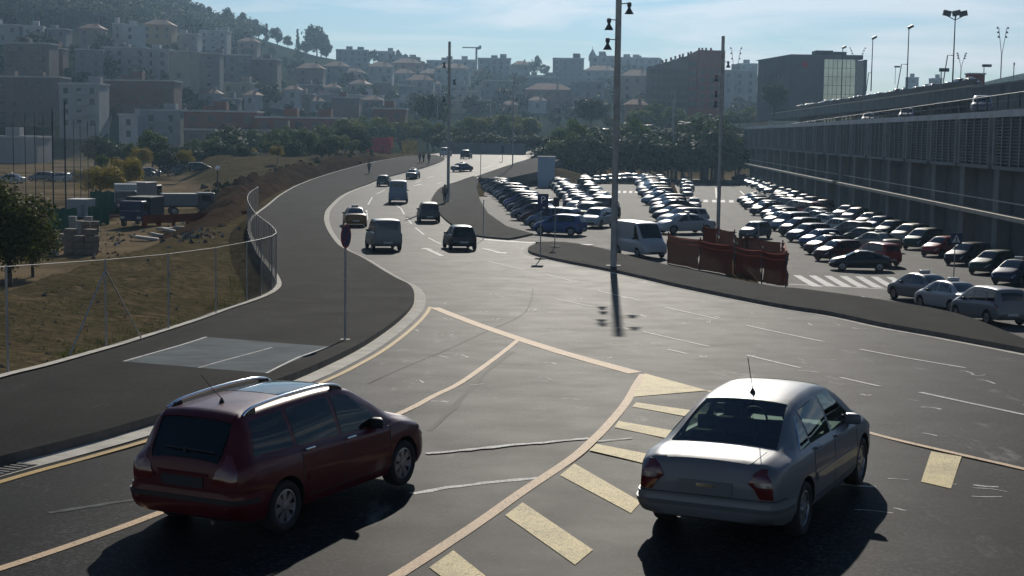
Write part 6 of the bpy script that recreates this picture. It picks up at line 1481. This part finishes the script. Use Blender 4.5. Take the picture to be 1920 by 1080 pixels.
def blocks(px, py, nx, ny, nz, bs, m, label, name='block_stack', deg=0):
    p = yat(px, py); t = empty(name, p, R(deg), label, 'stack'); 
    for k in range(nz):
        for i in range(nx):
            if k == nz-1 and random.random() < .35: continue
            mb = MB(); mb.box(0, bs-.03, 0, bs*ny, 0, bs*.6-.02); o = mb.build('block', m, t, (i*bs-nx*bs/2+random.uniform(-.04, .04), random.uniform(-.05, .05), k*bs*.6)); o.rotation_euler.z = random.uniform(-.05, .05); rounded(o.data, .02, 1)
CB = mat('block_concrete', (.17, .14, .11), .9, var=.25); 
blocks(148, 478, 3, 1, 4, .75, CB, 'brown block stack at the front of the works yard', deg=-8); blocks(170, 474, 2, 1, 6, .62, CB, 'taller block stack right of the brown stack', deg=12); blocks(150, 448, 3, 1, 5, .6, mat('block_grey', (.24, .24, .23), .9), 'pale grey block stack before the site container'); blocks(105, 460, 3, 2, 2, .7, CB, 'low block stack between the tree and the brown stack', deg=20); blocks(110, 480, 2, 1, 1, .7, mat('block_pale', (.34, .33, .30), .9), 'two pale blocks on the ground beside the tree', deg=15)
random.seed(5)
for k, (px, py, w_, lab) in enumerate(((275, 452, 1.8, 'pale slab lying beside the dirt track, leftmost'), (300, 447, 1.5, 'pale slab on the bank, middle of the debris'), (330, 440, 2.2, 'pale slab leaning on the bank'), (312, 434, 1.4, 'small slab above the leaning slab'), (345, 432, 1.6, 'pale broken slab at the upper debris'), (388, 384, 1.5, 'pale slab behind the tipper lorry'), (415, 382, 1.6, 'pale slab at the foot of the ball lamp'), (440, 385, 1.4, 'pale slab right of the ball lamp'), (205, 412, 2.0, 'rust-coloured plank bundle before the lorries'))):
    p = yat(px, py); mb = MB(); mb.box(-w_/2, w_/2, -.5, .5, .0, .22, 0, Matrix.Rotation(random.uniform(-.5, .5), 4, 'Z') @ Matrix.Rotation(random.uniform(-.25, .25), 4, 'Y')); o = mb.build('slab', mat('slab_pale', (.36, .34, .30), .9, var=.2) if k < 8 else mat('plank_rust', (.16, .08, .05), .9), None, p+Vector((0, 0, .12))); rounded(o.data, .03, 1); tag(o, lab, 'slab')
mb = MB(); p0 = yat(385, 418)
for k in range(9): mb.box(-.15, .15, -.02, .02, 0, .9, 0, Matrix.Translation((k*.9-4, k*1.3-5, -.1)))
mb.add([(k*.9-4, k*1.3-5, z) for z in (.15, .85) for k in range(9)], [(k, k+1, k+10, k+9) for k in range(8)]); tag(mb.build('site_netting', NETO, None, p0), 'small orange netting fence on the bank by the debris', 'barrier')
gm = mat('green_mesh', (.02, .10, .06), .8)
for px, py, w_, h_, lab in ((118, 432, 2.6, 1.9, 'crumpled green mesh sheet left of the grey blocks'), (200, 398, 3.5, 2.2, 'green mesh screen behind the lorries'), (186, 420, 2.0, 1.6, 'green mesh sheet beside the site container')):
    p = yat(px, py); mb = MB(); n = 10; vs = [(-w_/2+w_*i/n, .25*math.sin(i*1.7), z*h_+.1*math.sin(i*2+z*3)) for z in (0, .5, 1) for i in range(n+1)]; mb.add(vs, [(r_*(n+1)+i, r_*(n+1)+i+1, (r_+1)*(n+1)+i+1, (r_+1)*(n+1)+i) for r_ in range(2) for i in range(n)], 0, True); tag(mb.build('mesh_sheet', gm, None, p), lab, 'mesh sheet')
# court netting on tall thin poles
cn = empty('court_netting', yat(100, 420), 0, 'tall sports court netting on thin dark poles at the left edge', 'fence'); iv = Matrix.Translation(-cn.location); prev = None
for px, yb, yt, r_ in ((-40, 452, 170, .05), (28, 446, 215, .035), (50, 440, 212, .035), (68, 434, 210, .035), (84, 430, 214, .035), (101, 426, 205, .07), (124, 420, 190, .08), (140, 398, 225, .05), (152, 385, 226, .05), (166, 375, 228, .05), (180, 366, 230, .05)):
    p = yat(px, yb); h_ = (yb-yt)/FPX*p.y; mb = MB(); mb.tube([p, p+Vector((0, 0, h_))], r_, 6); o = mb.build('pole', DSTEEL, cn); o.matrix_parent_inverse = iv
    if prev: mb = MB(); mb.add([prev[0], p, p+Vector((0, 0, h_*.93)), prev[0]+Vector((0, 0, prev[1]*.93))], [(0, 1, 2, 3)]); o = mb.build('net', NET, cn); o.matrix_parent_inverse = iv
    prev = (p, h_)
p = yat(408, 382); t = empty('ball_lamp', p, 0, 'ball-topped lamp post beside the debris in the works yard', 'lamp post'); h_ = 62/FPX*p.y; mb = MB(); mb.tube([(0, 0, 0), (0, 0, h_)], .08, 8); mb.build('pole', DSTEEL, t); mb = MB(); mb.lathe([(.01, -.28), (.2, -.2), (.29, 0), (.2, .2), (.01, .28)], 14); mb.build('globe', mat('globe_white', (.8, .8, .78), .08, coat=1), t, (0, 0, h_+.25))
p = yat(203, 312); t = empty('street_lamp', p, R(10), 'pale leaning street lamp in front of the low white house', 'lamp post'); h_ = 95/FPX*p.y; mb = MB(); mb.tube([(0, 0, 0), (.2, 0, h_*.7), (.9, 0, h_)], .10, 8); mb.build('pole', mat('pale_pole', (.34, .31, .27), .7), t); mb = MB(); mb.box(-.1, .8, -.15, .15, -.1, .1); mb.build('lamp_head', DSTEEL, t, (.9, 0, h_))
for k, (px, py, c, kd, lab) in enumerate(((268, 331, 'silver', 'saloon', 'silver saloon, leftmost car at the end of the dirt track'), (284, 329, 'white', 'hatchback', 'white hatchback, second car at the end of the dirt track'), (318, 327, 'dark grey', 'estate', 'dark grey estate car beside the dirt track'), (342, 326, 'silver', 'people carrier', 'silver people carrier at the end of the dirt track'), (374, 323, 'dark green', 'people carrier', 'dark green people carrier, rightmost on the dirt track'), (20, 344, 'white', 'saloon', 'white saloon behind the court netting, leftmost'), (78, 340, 'silver', 'estate', 'silver estate behind the court netting'), (112, 341, 'white', 'hatchback', 'white hatchback behind the court netting, beside the tree'), (150, 336, 'grey', 'saloon', 'grey saloon behind the court netting'))):
    p = yat(px, py); p.z = gz(p.x, p.y)+.02; car(kd, c, p, R(20 if k < 5 else 170), lab, 'cars parked beyond the works yard')
rg = random.Random(9); mb = MB()
for k in range(420):
    px, py = (rg.gauss(330, 45), rg.gauss(438, 9)) if k < 170 else ((rg.gauss(420, 30), rg.gauss(388, 8)) if k < 300 else (rg.gauss(170, 45), rg.gauss(455, 16)))
    p = at(px, py, gz, 60, 300); s = rg.uniform(.06, .30); vs = [p+Vector((math.cos(a)*s*rg.uniform(.6, 1.3), math.sin(a)*s*rg.uniform(.6, 1.3), -.05)) for a in [i*1.257 for i in range(5)]]; top = p+Vector((rg.uniform(-.4, .4)*s, rg.uniform(-.4, .4)*s, s*rg.uniform(.5, 1))); mb.add(vs+[top], [(i, (i+1) % 5, 5) for i in range(5)], rg.randrange(3))
tag(mb.build('rubble', [mat('rubble_pale', (.30, .28, .24), .9), mat('rubble_dark', (.07, .06, .05), .9), mat('rubble_brown', (.13, .085, .05), .9)]), kind='stuff')
random.seed(77); sp_ = []
for k in range(150):
    px = random.uniform(380, 700); yb = interp([(300, 400), (400, 360), (470, 345), (560, 318), (640, 304), (700, 298)], px)+random.uniform(-14, 10)
    p = yat(px, yb)
    if p.x < xfence(p.y)-1.0: sp_.append((p-Vector((0, 0, .25)), random.uniform(.35, 1.1)))
mass('bank_scrub', sp_, [LD, LH2, leafmat('dry_grass', (.07, .055, .025), (.13, .10, .05))], 8, .30)
mb = MB(); vs = []; ns = 90
for i in range(ns+1):
    y = 118+i*2.0; xf = xfence(y); hgt = 1.7*math.sin(math.pi*i/ns)**.6*(.75+.3*math.sin(i*.9)+.15*math.sin(i*2.3)); wd = 5.5+1.5*math.sin(i*.37)
    for j in range(9):
        t = j/8; z = gz(xf-1.4-wd*t, y)+hgt*math.sin(math.pi*t)**.8*(1+.15*math.sin(3*j+i*1.1))-.15*(j in (0, 8)); vs.append((xf-1.4-wd*t, y, z))
mb.add(vs, [(i*9+j, i*9+j+1, (i+1)*9+j+1, (i+1)*9+j) for i in range(ns) for j in range(8)], 0, True)
tag(mb.build('earth_mound', mat('dark_spoil', (.065, .045, .030), .95, var=.5, vscale=.7, spec=0, bump=.7, bscale=3)), kind='structure')
# sparse weeds and stones on the bare earth
rg = random.Random(4); mb = MB()
for k in range(2600):
    px, py = rg.uniform(0, 470), rg.uniform(470, 690)
    p = at(px, py, gz, 20, 140); 
    if p.x > xfence(p.y)-.5: continue
    near = xfence(p.y)-p.x
    if rg.random() > (.85 if near < 2.0 and p.y > 38 else .10): continue
    for j in range(4):
        a = rg.uniform(0, 6.3); h_ = rg.uniform(.06, .20); w_ = .02; q = p+Vector((rg.uniform(-.15, .15), rg.uniform(-.15, .15), 0)); d = Vector((math.cos(a), math.sin(a), 0)); mb.add([q-d*w_, q+d*w_, q+Vector((d.y*.08, -d.x*.08, h_))], [(0, 1, 2)])
tag(mb.build('weeds', leafmat('weed_green', (.06, .085, .02), (.13, .13, .045))), kind='stuff')
mb = MB()
for k in range(260):
    px, py = rg.uniform(0, 480), rg.uniform(440, 690); p = at(px, py, gz, 20, 160)
    if p.x > xfence(p.y)-.3: continue
    s = rg.uniform(.015, .07)*(1 if rg.random() < .9 else 2.2); vs = [p+Vector((math.cos(a)*s*rg.uniform(.7, 1.2), math.sin(a)*s*rg.uniform(.7, 1.2), 0)) for a in [i*1.257 for i in range(5)]]; top = p+Vector((rg.uniform(-.3, .3)*s, rg.uniform(-.3, .3)*s, s*.9)); mb.add(vs+[top], [(i, (i+1) % 5, 5) for i in range(5)])
tag(mb.build('gravel', mat('stone_grey', (.15, .135, .115), .9, var=.3)), kind='stuff')

# ------------------------------------------------------------------ haze: one closed box of thin air round the place
hz = MB(); hz.box(-1500, 1500, -80, 1600, -80, 190); ho = hz.mesh('haze', [])
hm = D.materials.new('haze_air'); hm.use_nodes = True; hn = hm.node_tree; hn.nodes.clear(); hout = hn.nodes.new('ShaderNodeOutputMaterial'); pv = hn.nodes.new('ShaderNodeVolumePrincipled')
pv.inputs['Color'].default_value = (.46, .72, 1.0, 1); pv.inputs['Density']  .default_value = .00013; pv.inputs['Anisotropy'].default_value = .72
hn.links.new(pv.outputs[0], hout.inputs['Volume']); ho.materials.append(hm); tag(put('haze', ho), kind='stuff')
